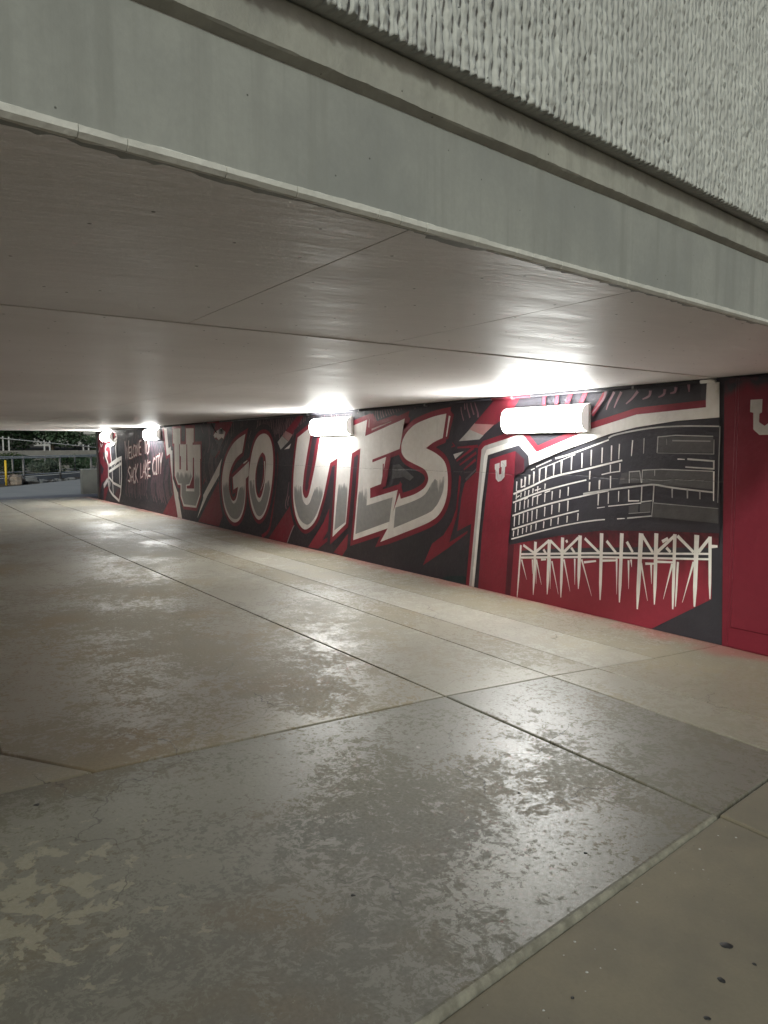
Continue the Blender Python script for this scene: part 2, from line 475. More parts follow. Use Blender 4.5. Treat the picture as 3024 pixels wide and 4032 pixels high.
# ------------------------------------------------------------------ mural: outlines in metres on the wall (along, up[, corner])
MURAL=[
('p','bg','painted_maroon_area','maroon',0,[(26.0,2.195),(25.668,2.195),(25.585,1.184),(25.474,0.813),(26.0,0.004),(26.0,0.007)]),
('p','bg','painted_red_area','red',0,[(25.714,2.195),(23.762,2.195),(23.532,2.054),(23.898,1.82),(24.763,1.731),(24.932,1.405),(24.53,1.162),(24.552,0.743),(25.429,0.559),(26.0,0.011),(26.0,0.004),(25.516,0.812),(25.112,1.017),(25.585,1.184),(25.878,1.597)]),
('p','bg','painted_black_area','black',0,[(25.197,1.539),(24.757,1.502),(24.488,1.181),(24.958,1.232)]),
('p','bg','painted_black_area','black',0,[(25.446,0.99),(25.112,1.017),(25.393,0.795)]),
('p','bg','painted_red_area','red',0,[(25.209,0.371),(24.588,0.494),(24.776,0.294),(25.101,0.004),(25.331,0.005)]),
('p','bg','painted_black_area','black',0,[(25.94,0.004),(25.256,0.604),(24.6,0.684),(25.209,0.371),(25.329,0.013)]),
('s','bg','painted_white_line','white',1,[(25.673,2.195),(26.0,2.034),(26.0,1.736),(26.0,1.476)],0.05,0.02),
('s','bg','painted_white_line','white',1,[(25.382,2.195),(25.756,1.991),(25.856,1.735),(25.784,1.537),(25.573,1.695)],0.07,0.03),
('s','bg','painted_white_line','white',1,[(25.523,1.851),(25.377,1.714),(25.155,1.81)],0.06,0.04),
('s','bg','painted_red_line','red',1,[(26.0,1.497),(26.0,1.173),(26.0,0.698),(26.0,0.034)],0.05,0.08),
('p','bg','painted_red_area','red',0,[(19.048,0.013),(18.294,0.484),(17.99,0.592),(17.841,0.004)]),
('p','zig','painted_zigzag','white',0,[(18.748,2.135),(18.521,2.13),(18.415,1.647),(18.213,1.702),(18.096,1.568),(18.096,0.973),(17.804,0.619),(17.542,0.004),(17.882,0.004),(18.093,0.55),(18.284,1.245),(18.308,1.512),(18.566,1.461)]),
('s','zig','red_edge','red',0,[(18.809,2.15),(18.62,1.412),(18.347,1.475),(18.324,1.207),(18.124,0.53),(17.899,0.004)],0.06,0.09),
('p','bg','painted_red_area','red',0,[(16.422,0.017),(15.095,0.975),(15.057,0.54),(14.932,0.262),(15.147,0.017)]),
('p','bg','painted_slash','white',0,[(14.862,1.462),(14.989,1.144),(15.796,0.629),(16.476,0.095),(16.109,0.597)]),
('p','bg','painted_red_area','red',0,[(15.192,2.195),(14.224,2.195),(14.485,1.995),(14.743,1.831),(14.987,1.658),(15.366,1.901)]),
('p','bg','painted_white_area','white',0,[(15.205,1.991),(14.898,2.057),(14.672,1.968),(14.785,1.828),(14.889,1.863),(15.06,1.808),(15.204,1.875),(15.281,1.853),(15.352,1.914)]),
('p','bg','painted_charcoal_area','charcoal',0,[(15.338,1.853),(15.06,1.8),(14.889,1.854),(14.786,1.819),(14.987,1.661)]),
('p','bg','painted_charcoal_area','charcoal',0,[(15.543,1.63),(15.144,1.583),(15.059,1.544),(15.284,1.455),(15.528,1.518)]),
('s','bg','painted_red_line','red',1,[(15.013,1.583),(15.263,1.447)],0.05,0.03),
('s','bg','painted_red_line','red',1,[(15.913,0.988),(16.118,0.806)],0.05,0.02),
('p','bg','painted_red_area','red',0,[(11.393,2.195),(11.181,2.195),(11.289,2.115),(11.636,1.865),(11.899,1.932)]),
('p','bg','painted_pink_area','pink',0,[(11.899,1.935),(11.629,1.868),(11.788,1.756),(12.036,1.853)]),
('p','bg','painted_grey_area','lightgrey',0,[(12.044,1.85),(11.795,1.753),(12.104,1.616),(12.225,1.747)]),
('p','bg','painted_white_area','white',0,[(11.965,1.619),(11.694,1.72),(11.767,1.635)]),
('p','bg','painted_red_area','red',0,[(12.674,0.011),(11.747,0.674),(11.663,0.538),(11.582,0.364),(11.907,0.004)]),
('s','bg','painted_grey_line','grey',1,[(11.906,0.004),(11.617,0.338),(11.412,0.285)],0.03,0.02),
('p','bg','painted_red_area','red',0,[(11.12,0.015),(10.572,0.476),(10.333,0.767),(10.358,0.421),(10.625,0.175),(10.293,0.305),(9.879,0.462),(10.768,0.03)]),
('p','bg','painted_red_area','red',0,[(10.261,0.028),(9.758,0.403),(9.761,0.21),(9.999,0.004)]),
('s','bg','painted_red_line','red',1,[(12.979,0.011),(12.668,0.158),(12.519,0.436),(12.344,0.939),(12.223,1.427),(12.297,1.651)],0.07,0.02),
('p','bg','painted_red_spike','red',0,[(9.759,0.189),(8.923,0.429),(9.227,0.11),(8.872,0.335),(8.394,0.489),(7.655,0.732),(8.179,0.679),(9.757,0.279)]),
('p','bg','painted_red_area','red',0,[(7.057,1.222),(6.798,1.396),(6.88,0.769),(7.197,0.634),(7.116,1.05)]),
('p','bg','painted_red_spike','red',0,[(7.905,0.126),(7.703,0.431),(7.466,0.564),(7.301,0.749),(7.221,0.9),(7.162,1.312),(7.127,1.291),(7.203,0.823),(7.354,0.482),(6.998,0.658),(7.008,0.627),(7.391,0.4)]),
('s','bg','painted_red_line','red',0,[(7.396,1.775),(7.252,1.663),(7.469,1.619)],0.015,0.02),
('p','bg','painted_grey_area','lightgrey',0,[(7.173,1.717),(6.968,1.854),(6.721,1.781),(6.793,1.735)]),
('p','bg','painted_pink_area','pink',0,[(6.976,1.852),(6.877,1.926),(6.525,1.906),(6.729,1.781)]),
('p','bg','painted_red_area','red',0,[(6.885,1.916),(6.516,2.191),(6.115,2.188),(6.256,2.028),(6.525,1.896)]),
('p','bg','painted_grey_area','lightgrey',0,[(7.359,1.546),(7.077,1.597),(7.251,1.497)]),
('s','bg','painted_red_line','red',1,[(7.215,1.481),(6.891,1.64)],0.02,0.035),
('s','bg','painted_red_line','red',1,[(7.154,1.433),(6.849,1.582)],0.02,0.035),
('s','bg','painted_red_line','red',1,[(7.075,1.38),(6.857,1.502)],0.02,0.035),
('s','bg','painted_red_line','red',1,[(7.199,1.641),(6.817,1.656)],0.02,0.035),
('p','bg','painted_grey_area','charcoal',0,[(7.049,1.272),(6.823,1.417),(6.856,1.374),(7.031,1.25)]),
('p','bg','painted_teal_area','teal',1,[(7.492,0.014),(7.28,0.078),(7.023,0.103),(7.031,0.019)]),
('g','uu','painted_logo'),
('p','uu','fill','white',0,[(18.017,2.113),(17.474,2.106),(17.495,1.738),(17.098,1.736),(17.069,2.097),(16.552,2.088),(16.576,1.775),(16.642,1.771),(16.646,1.721),(16.138,1.727),(16.146,1.418),(16.18,1.414),(16.228,0.624),(16.509,0.319),(17.384,0.299),(17.586,0.53),(17.564,0.788),(17.755,0.788),(17.972,0.995),(17.945,1.759),(18.049,1.763)]),
('p','uu','shade','grey',0,[(17.878,1.085),(17.688,1.107),(17.578,1.078),(17.382,1.109),(17.087,1.09),(16.898,1.133),(16.718,1.125),(16.752,1.013),(16.938,0.837),(17.174,0.81),(17.186,0.661),(16.609,0.681),(16.568,1.083),(16.388,1.142),(16.241,1.12),(16.277,0.63),(16.546,0.365),(17.347,0.351),(17.512,0.546),(17.489,0.826),(17.707,0.826),(17.892,0.983)]),
('p','uu','slot','red',0,[(17.583,1.742),(17.533,1.742),(17.556,1.475),(17.48,1.454),(17.505,1.156),(17.611,1.154),(17.591,1.453)]),
('p','uu','slot','red',0,[(17.066,1.736),(17.019,1.735),(17.03,1.458),(17.029,1.141),(17.125,1.138),(17.094,1.457)]),
('p','uu','slot','red',0,[(16.648,1.435),(16.581,1.436),(16.619,0.747),(17.116,0.726),(17.127,0.787),(16.914,0.806),(16.695,1.014)]),
('g','lg','painted_letter'),
('p','lg','fill','white',1,[(13.635,1.916,1),(13.811,1.559,1),(14.117,1.45),(14.365,1.281),(14.496,1.11),(14.536,0.924),(14.508,0.756),(14.422,0.638),(14.303,0.601),(14.181,0.651),(14.095,0.776),(14.062,0.89,1),(14.29,0.824,1),(14.316,1.07,1),(13.485,1.396,1),(13.521,1.123,1),(13.66,1.06,1),(13.67,0.943),(13.707,0.661),(13.825,0.417),(14.027,0.238),(14.287,0.171),(14.547,0.228),(14.766,0.4),(14.88,0.629),(14.918,0.91),(14.846,1.178),(14.662,1.445),(14.341,1.69),(14.019,1.822)]),
('p','lg','shade','grey',1,[(14.86,0.951,1),(14.71,0.995,1),(14.565,0.977,1),(14.54,0.847),(14.48,0.681),(14.365,0.564),(14.245,0.556),(14.122,0.639),(14.036,0.794),(13.986,0.856,1),(13.721,0.977,1),(13.736,0.689),(13.862,0.444),(14.063,0.28),(14.283,0.241),(14.523,0.292),(14.721,0.45),(14.834,0.678)]),
('s','lg','highlight','white',1,[(13.758,1.351),(13.569,1.409)],0.03,0.02),
('g','lo','painted_letter'),
('p','lo','fill','white',1,[(12.825,1.905),(13.013,1.866),(13.192,1.756),(13.325,1.586),(13.423,1.399),(13.496,1.181),(13.529,0.963),(13.501,0.775),(13.444,0.603),(13.343,0.45),(13.206,0.345),(13.066,0.319),(12.909,0.381),(12.75,0.519),(12.609,0.722),(12.501,0.961),(12.426,1.236),(12.406,1.48),(12.44,1.683),(12.531,1.819),(12.659,1.889)]),
('p','lo','shade','grey',1,[(13.479,1.015,1),(13.367,1.07,1),(13.261,1.052,1),(13.25,0.902),(13.204,0.761),(13.12,0.672),(13.051,0.648),(12.946,0.703),(12.837,0.849),(12.763,0.999,1),(12.528,1.11,1),(12.539,0.987),(12.641,0.748),(12.783,0.544),(12.923,0.429),(13.063,0.384),(13.185,0.418),(13.304,0.525),(13.404,0.678),(13.469,0.834)]),
('p','lo','counter_rim','red',1,[(12.884,1.559),(13.014,1.475),(13.125,1.332),(13.196,1.161),(13.21,1.003),(13.189,0.861),(13.133,0.764),(13.048,0.726),(12.96,0.759),(12.87,0.876),(12.795,1.032),(12.748,1.2),(12.721,1.367),(12.742,1.491),(12.807,1.546)]),
('p','lo','counter','plum',1,[(12.928,1.489),(13.017,1.418),(13.11,1.276),(13.152,1.119),(13.159,0.962),(13.113,0.836),(13.062,0.796),(12.989,0.884),(12.894,1.085),(12.833,1.337),(12.844,1.462)]),
('s','lo','highlight','white',1,[(12.779,1.407),(12.781,1.2),(12.847,1.017),(12.972,0.871)],0.04,0.01),
('g','lt','painted_letter'),
('p','lt','fill','white',0,[(10.687,1.763),(10.612,1.956),(9.626,1.966),(9.236,2.039),(9.296,1.808),(9.424,1.635),(9.667,1.562),(9.76,1.048),(9.865,0.505),(10.279,0.268),(10.178,0.96),(10.097,1.487),(10.328,1.41),(10.734,1.357)]),
('p','lt','shade','grey',0,[(10.077,1.083),(9.978,1.129),(9.909,1.118),(9.78,1.15),(9.878,0.531),(10.219,0.376),(10.154,0.75)]),
('g','lu','painted_letter'),
('p','lu','fill','white',1,[(11.432,1.817,1),(11.0,1.966,1),(10.905,1.963,1),(10.956,1.84,1),(11.076,1.56),(11.198,1.289),(11.253,1.091),(11.274,0.954),(11.244,0.864),(11.162,0.823),(11.063,0.888),(10.927,1.147),(10.794,1.444),(10.645,1.835,1),(10.612,1.964,1),(10.13,1.952,1),(10.328,1.407,1),(10.421,1.192),(10.499,1.017),(10.578,0.854),(10.69,0.672),(10.786,0.533),(10.947,0.401),(11.144,0.313),(11.293,0.311),(11.443,0.391),(11.559,0.537),(11.622,0.736),(11.631,0.969),(11.586,1.28),(11.507,1.588)]),
('p','lu','shade','grey',1,[(11.578,0.994,1),(11.474,1.045,1),(11.323,1.005,1),(11.3,0.861),(11.247,0.757),(11.139,0.711),(11.034,0.755),(10.935,0.879),(10.836,1.002,1),(10.512,1.095,1),(10.592,0.897),(10.72,0.685),(10.881,0.511),(11.076,0.398),(11.241,0.4),(11.406,0.471),(11.521,0.618),(11.585,0.8)]),
('p','lu','counter_rim','red',0,[(10.978,1.84),(11.11,1.515),(11.217,1.213),(11.27,0.984),(11.24,0.867),(11.162,0.823),(11.069,0.88),(10.927,1.147),(10.794,1.444),(10.636,1.835)]),
('p','lu','counter','plum',0,[(10.893,1.839),(11.005,1.56),(11.099,1.321),(11.164,1.109),(11.184,0.973),(11.143,0.929),(11.093,0.977),(11.007,1.144),(10.888,1.443),(10.737,1.836)]),
('s','lu','stripe','red',1,[(10.787,1.706),(10.922,1.354),(11.058,1.053)],0.02,0.03),
('g','le','painted_letter'),
('p','le','fill','white',0,[(9.434,1.83),(9.296,1.808),(8.297,2.024),(8.423,1.625),(9.103,1.477),(9.103,1.438),(8.748,1.519),(8.891,1.129),(9.156,1.067),(9.17,0.927),(8.47,1.078),(8.526,0.914),(8.675,0.549),(9.653,0.28),(9.581,0.65),(9.495,1.126),(9.424,1.635)]),
('p','le','shade','grey',0,[(9.484,0.999),(9.343,1.085),(9.305,1.067),(9.217,1.091),(9.244,0.991),(9.271,0.818),(8.593,0.972),(8.675,0.634),(9.585,0.378),(9.541,0.68)]),
('p','le','slot','red',0,[(9.088,1.477),(8.41,1.629),(8.389,1.57),(8.476,1.545),(8.621,1.544),(8.76,1.116),(9.13,1.023),(9.167,0.929),(9.166,1.073),(8.877,1.143),(8.746,1.519),(9.101,1.438)]),
('s','le','stripe','red',1,[(8.82,1.423),(8.841,1.163)],0.03,0.02),
('s','le','shadow_line','plum',0,[(9.515,1.539),(9.557,1.325),(9.64,1.053),(9.714,0.641),(9.76,0.251)],0.05,0.05),
('g','ls','painted_letter'),
('p','ls','fill','white',1,[(7.406,2.053,1),(7.479,1.759,1),(7.657,1.71),(7.827,1.636,1),(7.638,1.579),(7.487,1.506),(7.413,1.428),(7.38,1.317),(7.376,1.194),(7.393,1.058),(7.448,0.93),(7.541,0.822),(7.675,0.737),(7.972,0.624),(8.908,0.329,1),(8.719,0.538,1),(8.615,0.72,1),(8.424,1.037,1),(8.398,0.962,1),(8.094,1.035),(7.891,1.115),(7.802,1.189),(7.778,1.26),(7.812,1.329),(7.891,1.379),(8.093,1.435),(8.261,1.486),(8.346,1.546),(8.378,1.607),(8.362,1.716),(8.259,1.835),(8.072,1.938),(7.812,2.0),(7.619,2.033)]),
('p','ls','shade','grey',1,[(8.524,0.837,1),(8.095,0.951),(7.851,1.047),(7.714,1.187,1),(7.637,1.253,1),(7.58,1.226,1),(7.44,1.295,1),(7.467,1.122),(7.542,0.993),(7.636,0.896),(7.811,0.802),(8.571,0.554,1)]),
('p','ls','inner_patch','charcoal',0,[(8.588,1.408),(8.433,1.423),(8.094,1.262),(8.177,1.211),(8.326,1.255),(8.612,1.221)]),
('s','ls','stripe','white',0,[(7.343,2.023),(7.405,1.775)],0.035,0.02),
('s','le','stripe','pink',0,[(9.12,1.895),(8.617,1.996)],0.025,0.012),
('s','le','stripe','pink',0,[(9.179,2.045),(9.193,1.929)],0.02,0.03),
('p','post','painted_red_block','red',0,[(9.626,1.964),(9.617,2.013),(9.242,2.092),(9.083,2.121),(8.977,2.01),(8.53,2.078),(8.399,2.041),(8.292,2.024),(9.296,1.806),(9.236,2.039)]),
('p','post','painted_red_block','red',0,[(7.406,2.055),(7.343,2.094),(7.257,2.036),(7.374,1.741),(7.479,1.757)]),
('p','post','painted_red_block','red',0,[(8.258,2.068),(8.175,2.023),(8.196,1.965),(8.323,1.956),(8.345,1.788),(8.432,1.619),(8.387,1.837)]),
('g','fr','painted_frame'),
('p','fr','fill','white',0,[(6.965,0.004),(6.846,0.878),(6.75,1.627),(6.694,1.663),(6.131,1.791),(6.066,1.79),(5.869,1.637),(5.869,1.602),(5.303,1.777),(4.907,1.874),(4.594,1.95),(3.895,1.974),(3.889,2.175),(3.775,2.166),(3.765,1.88),(4.176,1.863),(4.591,1.82),(4.904,1.762),(5.497,1.603),(5.967,1.453),(5.978,1.548),(6.129,1.666),(6.635,1.555),(6.734,1.008),(6.868,0.004)]),
('p','fr','shade','lightgrey',0,[(6.965,0.004),(6.846,0.878),(6.75,1.627),(6.694,1.663),(6.131,1.791),(6.066,1.79),(5.869,1.637),(5.868,1.538),(5.915,1.532),(5.927,1.61),(6.122,1.729),(6.657,1.617),(6.699,1.543),(6.799,0.881),(6.912,0.004)]),
('s','fr','red_edge','red',0,[(6.989,0.004),(6.875,0.876),(6.774,1.633),(6.708,1.687),(6.131,1.81),(6.05,1.801),(5.849,1.626),(5.304,1.792),(5.136,1.844),(4.595,1.965),(3.892,1.998)],0.06,0.06),
('p','bg','painted_black_area','black',0,[(6.835,0.006),(6.712,1.009),(6.629,1.549),(6.129,1.658),(5.981,1.542),(5.974,1.449),(6.044,1.401),(6.178,1.598),(6.593,1.508),(6.791,0.019)]),
('g','pil','painted_pillar'),
('p','pil','front','red',0,[(6.791,0.004),(6.731,0.641),(6.596,1.508),(6.203,1.598),(6.178,1.598),(6.194,1.34),(6.282,0.588),(6.322,0.004)]),
('p','pil','side','maroon',0,[(6.178,1.598),(6.042,1.514),(6.043,1.384),(6.187,1.334)]),
('p','pil','lower_side','maroon',0,[(6.282,0.588),(6.077,0.621),(6.129,0.004),(6.326,0.004)]),
('g','badge','painted_emblem'),
('p','badge','fill','lightgrey',0,[(6.515,1.452),(6.436,1.472),(6.435,1.415),(6.445,1.406),(6.445,1.339),(6.404,1.345),(6.4,1.422),(6.418,1.425),(6.415,1.491),(6.325,1.504),(6.324,1.435),(6.345,1.426),(6.352,1.318),(6.403,1.273),(6.456,1.258),(6.497,1.29),(6.502,1.39),(6.514,1.396)]),
('s','badge','brush_mark','grey',1,[(6.397,1.475),(6.345,1.44)],0.012,0.004),
('s','badge','brush_mark','grey',1,[(6.484,1.379),(6.456,1.279)],0.012,0.004),
('s','badge','brush_mark','grey',1,[(6.379,1.381),(6.404,1.298)],0.012,0.004),
('g','st','painted_stadium'),
('p','st','body','black',0,[(5.947,1.391),(5.496,1.583),(4.903,1.75),(4.59,1.81),(4.176,1.852),(3.762,1.874),(3.725,0.93),(4.28,0.897),(4.868,0.837),(5.199,0.784),(5.777,0.651),(6.265,0.567),(6.198,1.27)]),
('s','st','white_line','white',1,[(5.939,1.401),(5.884,1.419)],0.012,0.009000000000000001),
('s','st','white_line','white',1,[(5.861,1.436),(5.642,1.51)],0.012,0.009000000000000001),
('s','st','white_line','white',1,[(5.59,1.527),(5.382,1.573),(4.902,1.71)],0.018,0.0135),
('s','st','white_line','white',1,[(5.807,1.417),(5.611,1.475),(5.41,1.542),(5.319,1.568)],0.009,0.00675),
('s','st','white_line','white',1,[(6.205,1.132),(5.944,1.223),(5.638,1.334),(5.213,1.419),(4.897,1.486),(4.74,1.518)],0.021,0.015750000000000004),
('s','st','white_line','white',1,[(6.212,1.038),(5.849,1.16),(5.49,1.252),(5.17,1.322)],0.018,0.0135),
('s','st','white_line','white',1,[(6.218,0.893),(5.846,1.009),(5.487,1.102),(4.89,1.231)],0.018,0.0135),
('s','st','white_line','white',1,[(6.224,0.741),(5.843,0.858),(5.484,0.957),(5.259,1.015)],0.018,0.0135),
('s','st','white_line','white',1,[(6.231,0.635),(5.841,0.746),(5.481,0.844),(5.134,0.92),(4.931,0.951)],0.015,0.011250000000000001),
('s','st','window_tick','white',0,[(6.153,1.272),(6.16,1.168)],0.017,0.012),
('s','st','window_tick','white',0,[(6.079,1.303),(6.086,1.206)],0.027,0.012),
('s','st','window_tick','white',0,[(6.023,1.327),(6.029,1.214)],0.027,0.012),
('s','st','window_tick','white',0,[(5.959,1.352),(5.965,1.245)],0.027,0.012),
('s','st','window_tick','white',0,[(5.892,1.387),(5.897,1.259)],0.027,0.012),
('s','st','window_tick','white',0,[(5.808,1.417),(5.813,1.284)],0.027,0.012),
('s','st','window_tick','white',0,[(5.715,1.446),(5.721,1.315)],0.027,0.012),
('s','st','window_tick','white',0,[(5.605,1.481),(5.61,1.345)],0.027,0.012),
('s','st','window_tick','white',0,[(5.499,1.514),(5.504,1.375)],0.027,0.012),
('s','st','window_tick','white',0,[(5.365,1.55),(5.369,1.416)],0.017,0.012),
('s','st','window_tick','white',0,[(5.228,1.584),(5.231,1.439)],0.017,0.012),
('s','st','window_tick','white',0,[(5.112,1.615),(5.115,1.462)],0.017,0.012),
('s','st','window_tick','white',0,[(4.978,1.636),(4.981,1.49)],0.017,0.012),
('s','st','window_tick','white',0,[(6.154,1.134),(6.162,1.076)],0.017,0.012),
('s','st','window_tick','white',0,[(6.082,1.155),(6.09,1.103)],0.017,0.012),
('s','st','window_tick','white',0,[(6.021,1.175),(6.028,1.117)],0.017,0.012),
('s','st','window_tick','white',0,[(5.964,1.188),(5.972,1.132)],0.017,0.012),
('s','st','window_tick','white',0,[(5.901,1.208),(5.908,1.157)],0.017,0.012),
('s','st','window_tick','white',0,[(5.831,1.233),(5.838,1.177)],0.017,0.012),
('s','st','window_tick','white',0,[(5.724,1.265),(5.731,1.21)],0.017,0.012),
('s','st','window_tick','white',0,[(5.123,1.411),(5.128,1.328)],0.017,0.012),
('s','st','window_tick','white',0,[(6.166,1.035),(6.173,0.937)],0.017,0.012),
('s','st','window_tick','white',0,[(6.097,1.057),(6.104,0.964)],0.017,0.012),
('s','st','window_tick','white',0,[(6.027,1.072),(6.034,0.98)],0.017,0.012),
('s','st','window_tick','white',0,[(5.971,1.086),(5.977,1.001)],0.017,0.012),
('s','st','window_tick','white',0,[(5.904,1.113),(5.911,1.022)],0.017,0.012),
('s','st','window_tick','white',0,[(5.833,1.133),(5.839,1.043)],0.017,0.012),
('s','st','window_tick','white',0,[(5.725,1.161),(5.731,1.072)],0.017,0.012),
('s','st','window_tick','white',0,[(5.622,1.191),(5.628,1.1)],0.017,0.012),
('s','st','window_tick','white',0,[(5.512,1.211),(5.518,1.127)],0.017,0.012),
('s','st','window_tick','white',0,[(5.401,1.245),(5.406,1.155)],0.017,0.012),
('s','st','window_tick','white',0,[(5.124,1.303),(5.129,1.215)],0.017,0.012),
('s','st','window_tick','white',0,[(5.0,1.328),(5.004,1.236)],0.017,0.012),
('s','st','window_tick','white',0,[(6.181,0.89),(6.188,0.779)],0.017,0.012),
('s','st','window_tick','white',0,[(6.106,0.912),(6.113,0.802)],0.017,0.012),
('s','st','window_tick','white',0,[(6.041,0.934),(6.048,0.825)],0.017,0.012),
('s','st','window_tick','white',0,[(5.977,0.95),(5.983,0.842)],0.017,0.012),
('s','st','window_tick','white',0,[(5.91,0.972),(5.916,0.858)],0.017,0.012),
('s','st','window_tick','white',0,[(5.839,0.991),(5.845,0.886)],0.017,0.012),
('s','st','window_tick','white',0,[(5.724,1.023),(5.73,0.923)],0.017,0.012),
('s','st','window_tick','white',0,[(5.622,1.051),(5.628,0.952)],0.017,0.012),
('s','st','window_tick','white',0,[(5.519,1.073),(5.525,0.981)],0.017,0.012),
('s','st','window_tick','white',0,[(5.402,1.107),(5.407,1.0)],0.017,0.012),
('s','st','window_tick','white',0,[(5.012,1.195),(5.016,1.083)],0.017,0.012),
('s','st','window_tick','white',0,[(6.192,0.732),(6.2,0.667)],0.017,0.012),
('s','st','window_tick','white',0,[(6.121,0.756),(6.128,0.685)],0.017,0.012),
('s','st','window_tick','white',0,[(6.05,0.773),(6.057,0.709)],0.017,0.012),
('s','st','window_tick','white',0,[(5.99,0.795),(5.997,0.732)],0.017,0.012),
('s','st','window_tick','white',0,[(5.922,0.816),(5.928,0.75)],0.017,0.012),
('s','st','window_tick','white',0,[(5.848,0.841),(5.854,0.773)],0.017,0.012),
('s','st','window_tick','white',0,[(5.735,0.869),(5.742,0.8)],0.017,0.012),
('s','st','window_tick','white',0,[(5.631,0.903),(5.637,0.831)],0.017,0.012),
('s','st','window_tick','white',0,[(5.531,0.927),(5.537,0.856)],0.017,0.012),
('s','st','window_tick','white',0,[(5.409,0.952),(5.414,0.884)],0.017,0.012),
('s','st','window_tick','white',0,[(5.266,0.989),(5.272,0.914)],0.017,0.012),
('s','st','window_tick','white',0,[(6.152,1.163),(6.04,1.188)],0.015,0.01),
('s','st','window_tick','white',0,[(6.081,1.212),(6.017,1.235)],0.015,0.01),
('s','st','window_tick','white',0,[(6.146,1.1),(6.105,1.123)],0.015,0.01),
('s','st','window_tick','white',0,[(6.104,1.068),(6.039,1.092)],0.015,0.01),
('s','st','window_tick','white',0,[(6.03,1.083),(5.974,1.107)],0.015,0.01),
('s','st','window_tick','white',0,[(5.908,1.112),(5.836,1.136)],0.015,0.01),
('s','st','window_tick','white',0,[(5.836,1.133),(5.774,1.156)],0.015,0.01),
('s','st','window_tick','white',0,[(5.729,1.171),(5.65,1.195)],0.015,0.01),
('s','st','window_tick','white',0,[(5.873,1.187),(5.787,1.211)],0.015,0.01),
('p','st','grey_panel','smoke',0,[(4.354,1.729),(3.813,1.727),(3.802,1.592),(4.357,1.59)]),
('p','st','grey_panel','smoke',0,[(4.743,1.398),(4.668,1.407),(4.658,1.309),(4.771,1.293)]),
('p','st','grey_panel','smoke',0,[(4.65,1.413),(4.533,1.424),(4.53,1.314),(4.64,1.31)]),
('p','st','grey_panel','smoke',0,[(4.504,1.429),(4.243,1.446),(3.803,1.439),(3.798,1.289),(4.376,1.308),(4.503,1.301)]),
('p','st','grey_panel','smoke',0,[(4.378,1.143),(3.744,1.134),(3.74,1.01),(4.384,1.017)]),
('p','st','grey_panel','smoke',0,[(4.652,1.1),(4.542,1.121),(4.547,1.048),(4.65,1.029)]),
('p','st','grey_panel','smoke',0,[(4.527,1.128),(4.406,1.147),(4.411,1.064),(4.525,1.05)]),
('s','st','grey_line','lightgrey',1,[(4.904,1.727),(4.799,1.76),(4.447,1.807),(4.109,1.818),(3.762,1.807)],0.015,0.011000000000000001),
('s','st','grey_line','grey',0,[(3.755,1.807),(3.752,1.18)],0.009000000000000001,0.006600000000000001),
('s','st','white_line','white',0,[(3.797,1.439),(3.791,1.194)],0.013499999999999998,0.0099),
('s','st','grey_line','lightgrey',0,[(4.357,1.59),(4.351,1.729),(4.172,1.74),(3.813,1.727)],0.009000000000000001,0.006600000000000001),
('s','st','grey_line','grey',0,[(3.804,1.7),(3.802,1.581),(4.356,1.587)],0.006749999999999999,0.00495),
('s','st','grey_line','grey',0,[(4.204,1.695),(3.836,1.687)],0.012,0.0088),
('s','st','grey_line','grey',0,[(4.262,1.711),(4.258,1.659)],0.0045000000000000005,0.0033000000000000004),
('s','st','white_line','white',0,[(4.146,1.536),(4.074,1.534)],0.009000000000000001,0.006600000000000001),
('s','st','grey_line','lightgrey',0,[(4.049,1.537),(3.8,1.523),(3.798,1.459),(4.066,1.469)],0.015,0.011000000000000001),
('s','st','grey_line','lightgrey',1,[(5.204,1.183),(4.891,1.238),(4.517,1.291),(4.376,1.306),(4.184,1.287),(3.797,1.265)],0.018000000000000002,0.013200000000000002),
('s','st','white_line','white',0,[(5.026,1.056),(4.93,1.072)],0.009000000000000001,0.006600000000000001),
('s','st','white_line','white',0,[(4.89,1.081),(4.513,1.135)],0.0105,0.007700000000000001),
('s','st','white_line','white',0,[(4.656,1.249),(4.653,1.145),(4.535,1.154)],0.013499999999999998,0.0099),
('s','st','grey_line','lightgrey',0,[(4.51,1.285),(4.513,1.144),(4.399,1.162)],0.013499999999999998,0.0099),
('s','st','grey_line','lightgrey',0,[(4.38,1.302),(4.385,1.152)],0.015,0.011000000000000001),
('s','st','grey_line','grey',0,[(4.191,1.278),(4.188,1.198)],0.0165,0.0121),
('s','st','grey_line','grey',0,[(4.04,1.278),(4.037,1.202)],0.0165,0.0121),
('s','st','grey_line','grey',0,[(3.92,1.27),(3.917,1.201)],0.015,0.011000000000000001),
('s','st','white_line','white',0,[(5.008,1.195),(5.015,1.082)],0.013499999999999998,0.0099),
('s','st','white_line','white',0,[(4.89,1.213),(4.891,1.105)],0.013499999999999998,0.0099),
('s','st','white_line','white',0,[(4.769,1.231),(4.77,1.132)],0.0105,0.007700000000000001),
('s','st','white_line','white',0,[(4.781,0.97),(4.694,0.98)],0.0105,0.007700000000000001),
('s','st','grey_line','lightgrey',0,[(4.664,0.985),(4.402,1.025)],0.013499999999999998,0.0099),
('s','st','white_line','white',0,[(5.198,0.905),(4.935,0.952)],0.009000000000000001,0.006600000000000001),
('s','st','white_line','white',0,[(4.873,1.476),(4.872,1.401),(4.977,1.379)],0.013499999999999998,0.0099),
('s','st','white_line','white',0,[(4.761,1.49),(4.762,1.416),(4.872,1.401)],0.012,0.0088),
('s','st','white_line','white',0,[(4.869,1.37),(4.868,1.252)],0.015,0.011000000000000001),
('s','st','white_line','white',0,[(5.125,1.408),(5.127,1.331)],0.013499999999999998,0.0099),
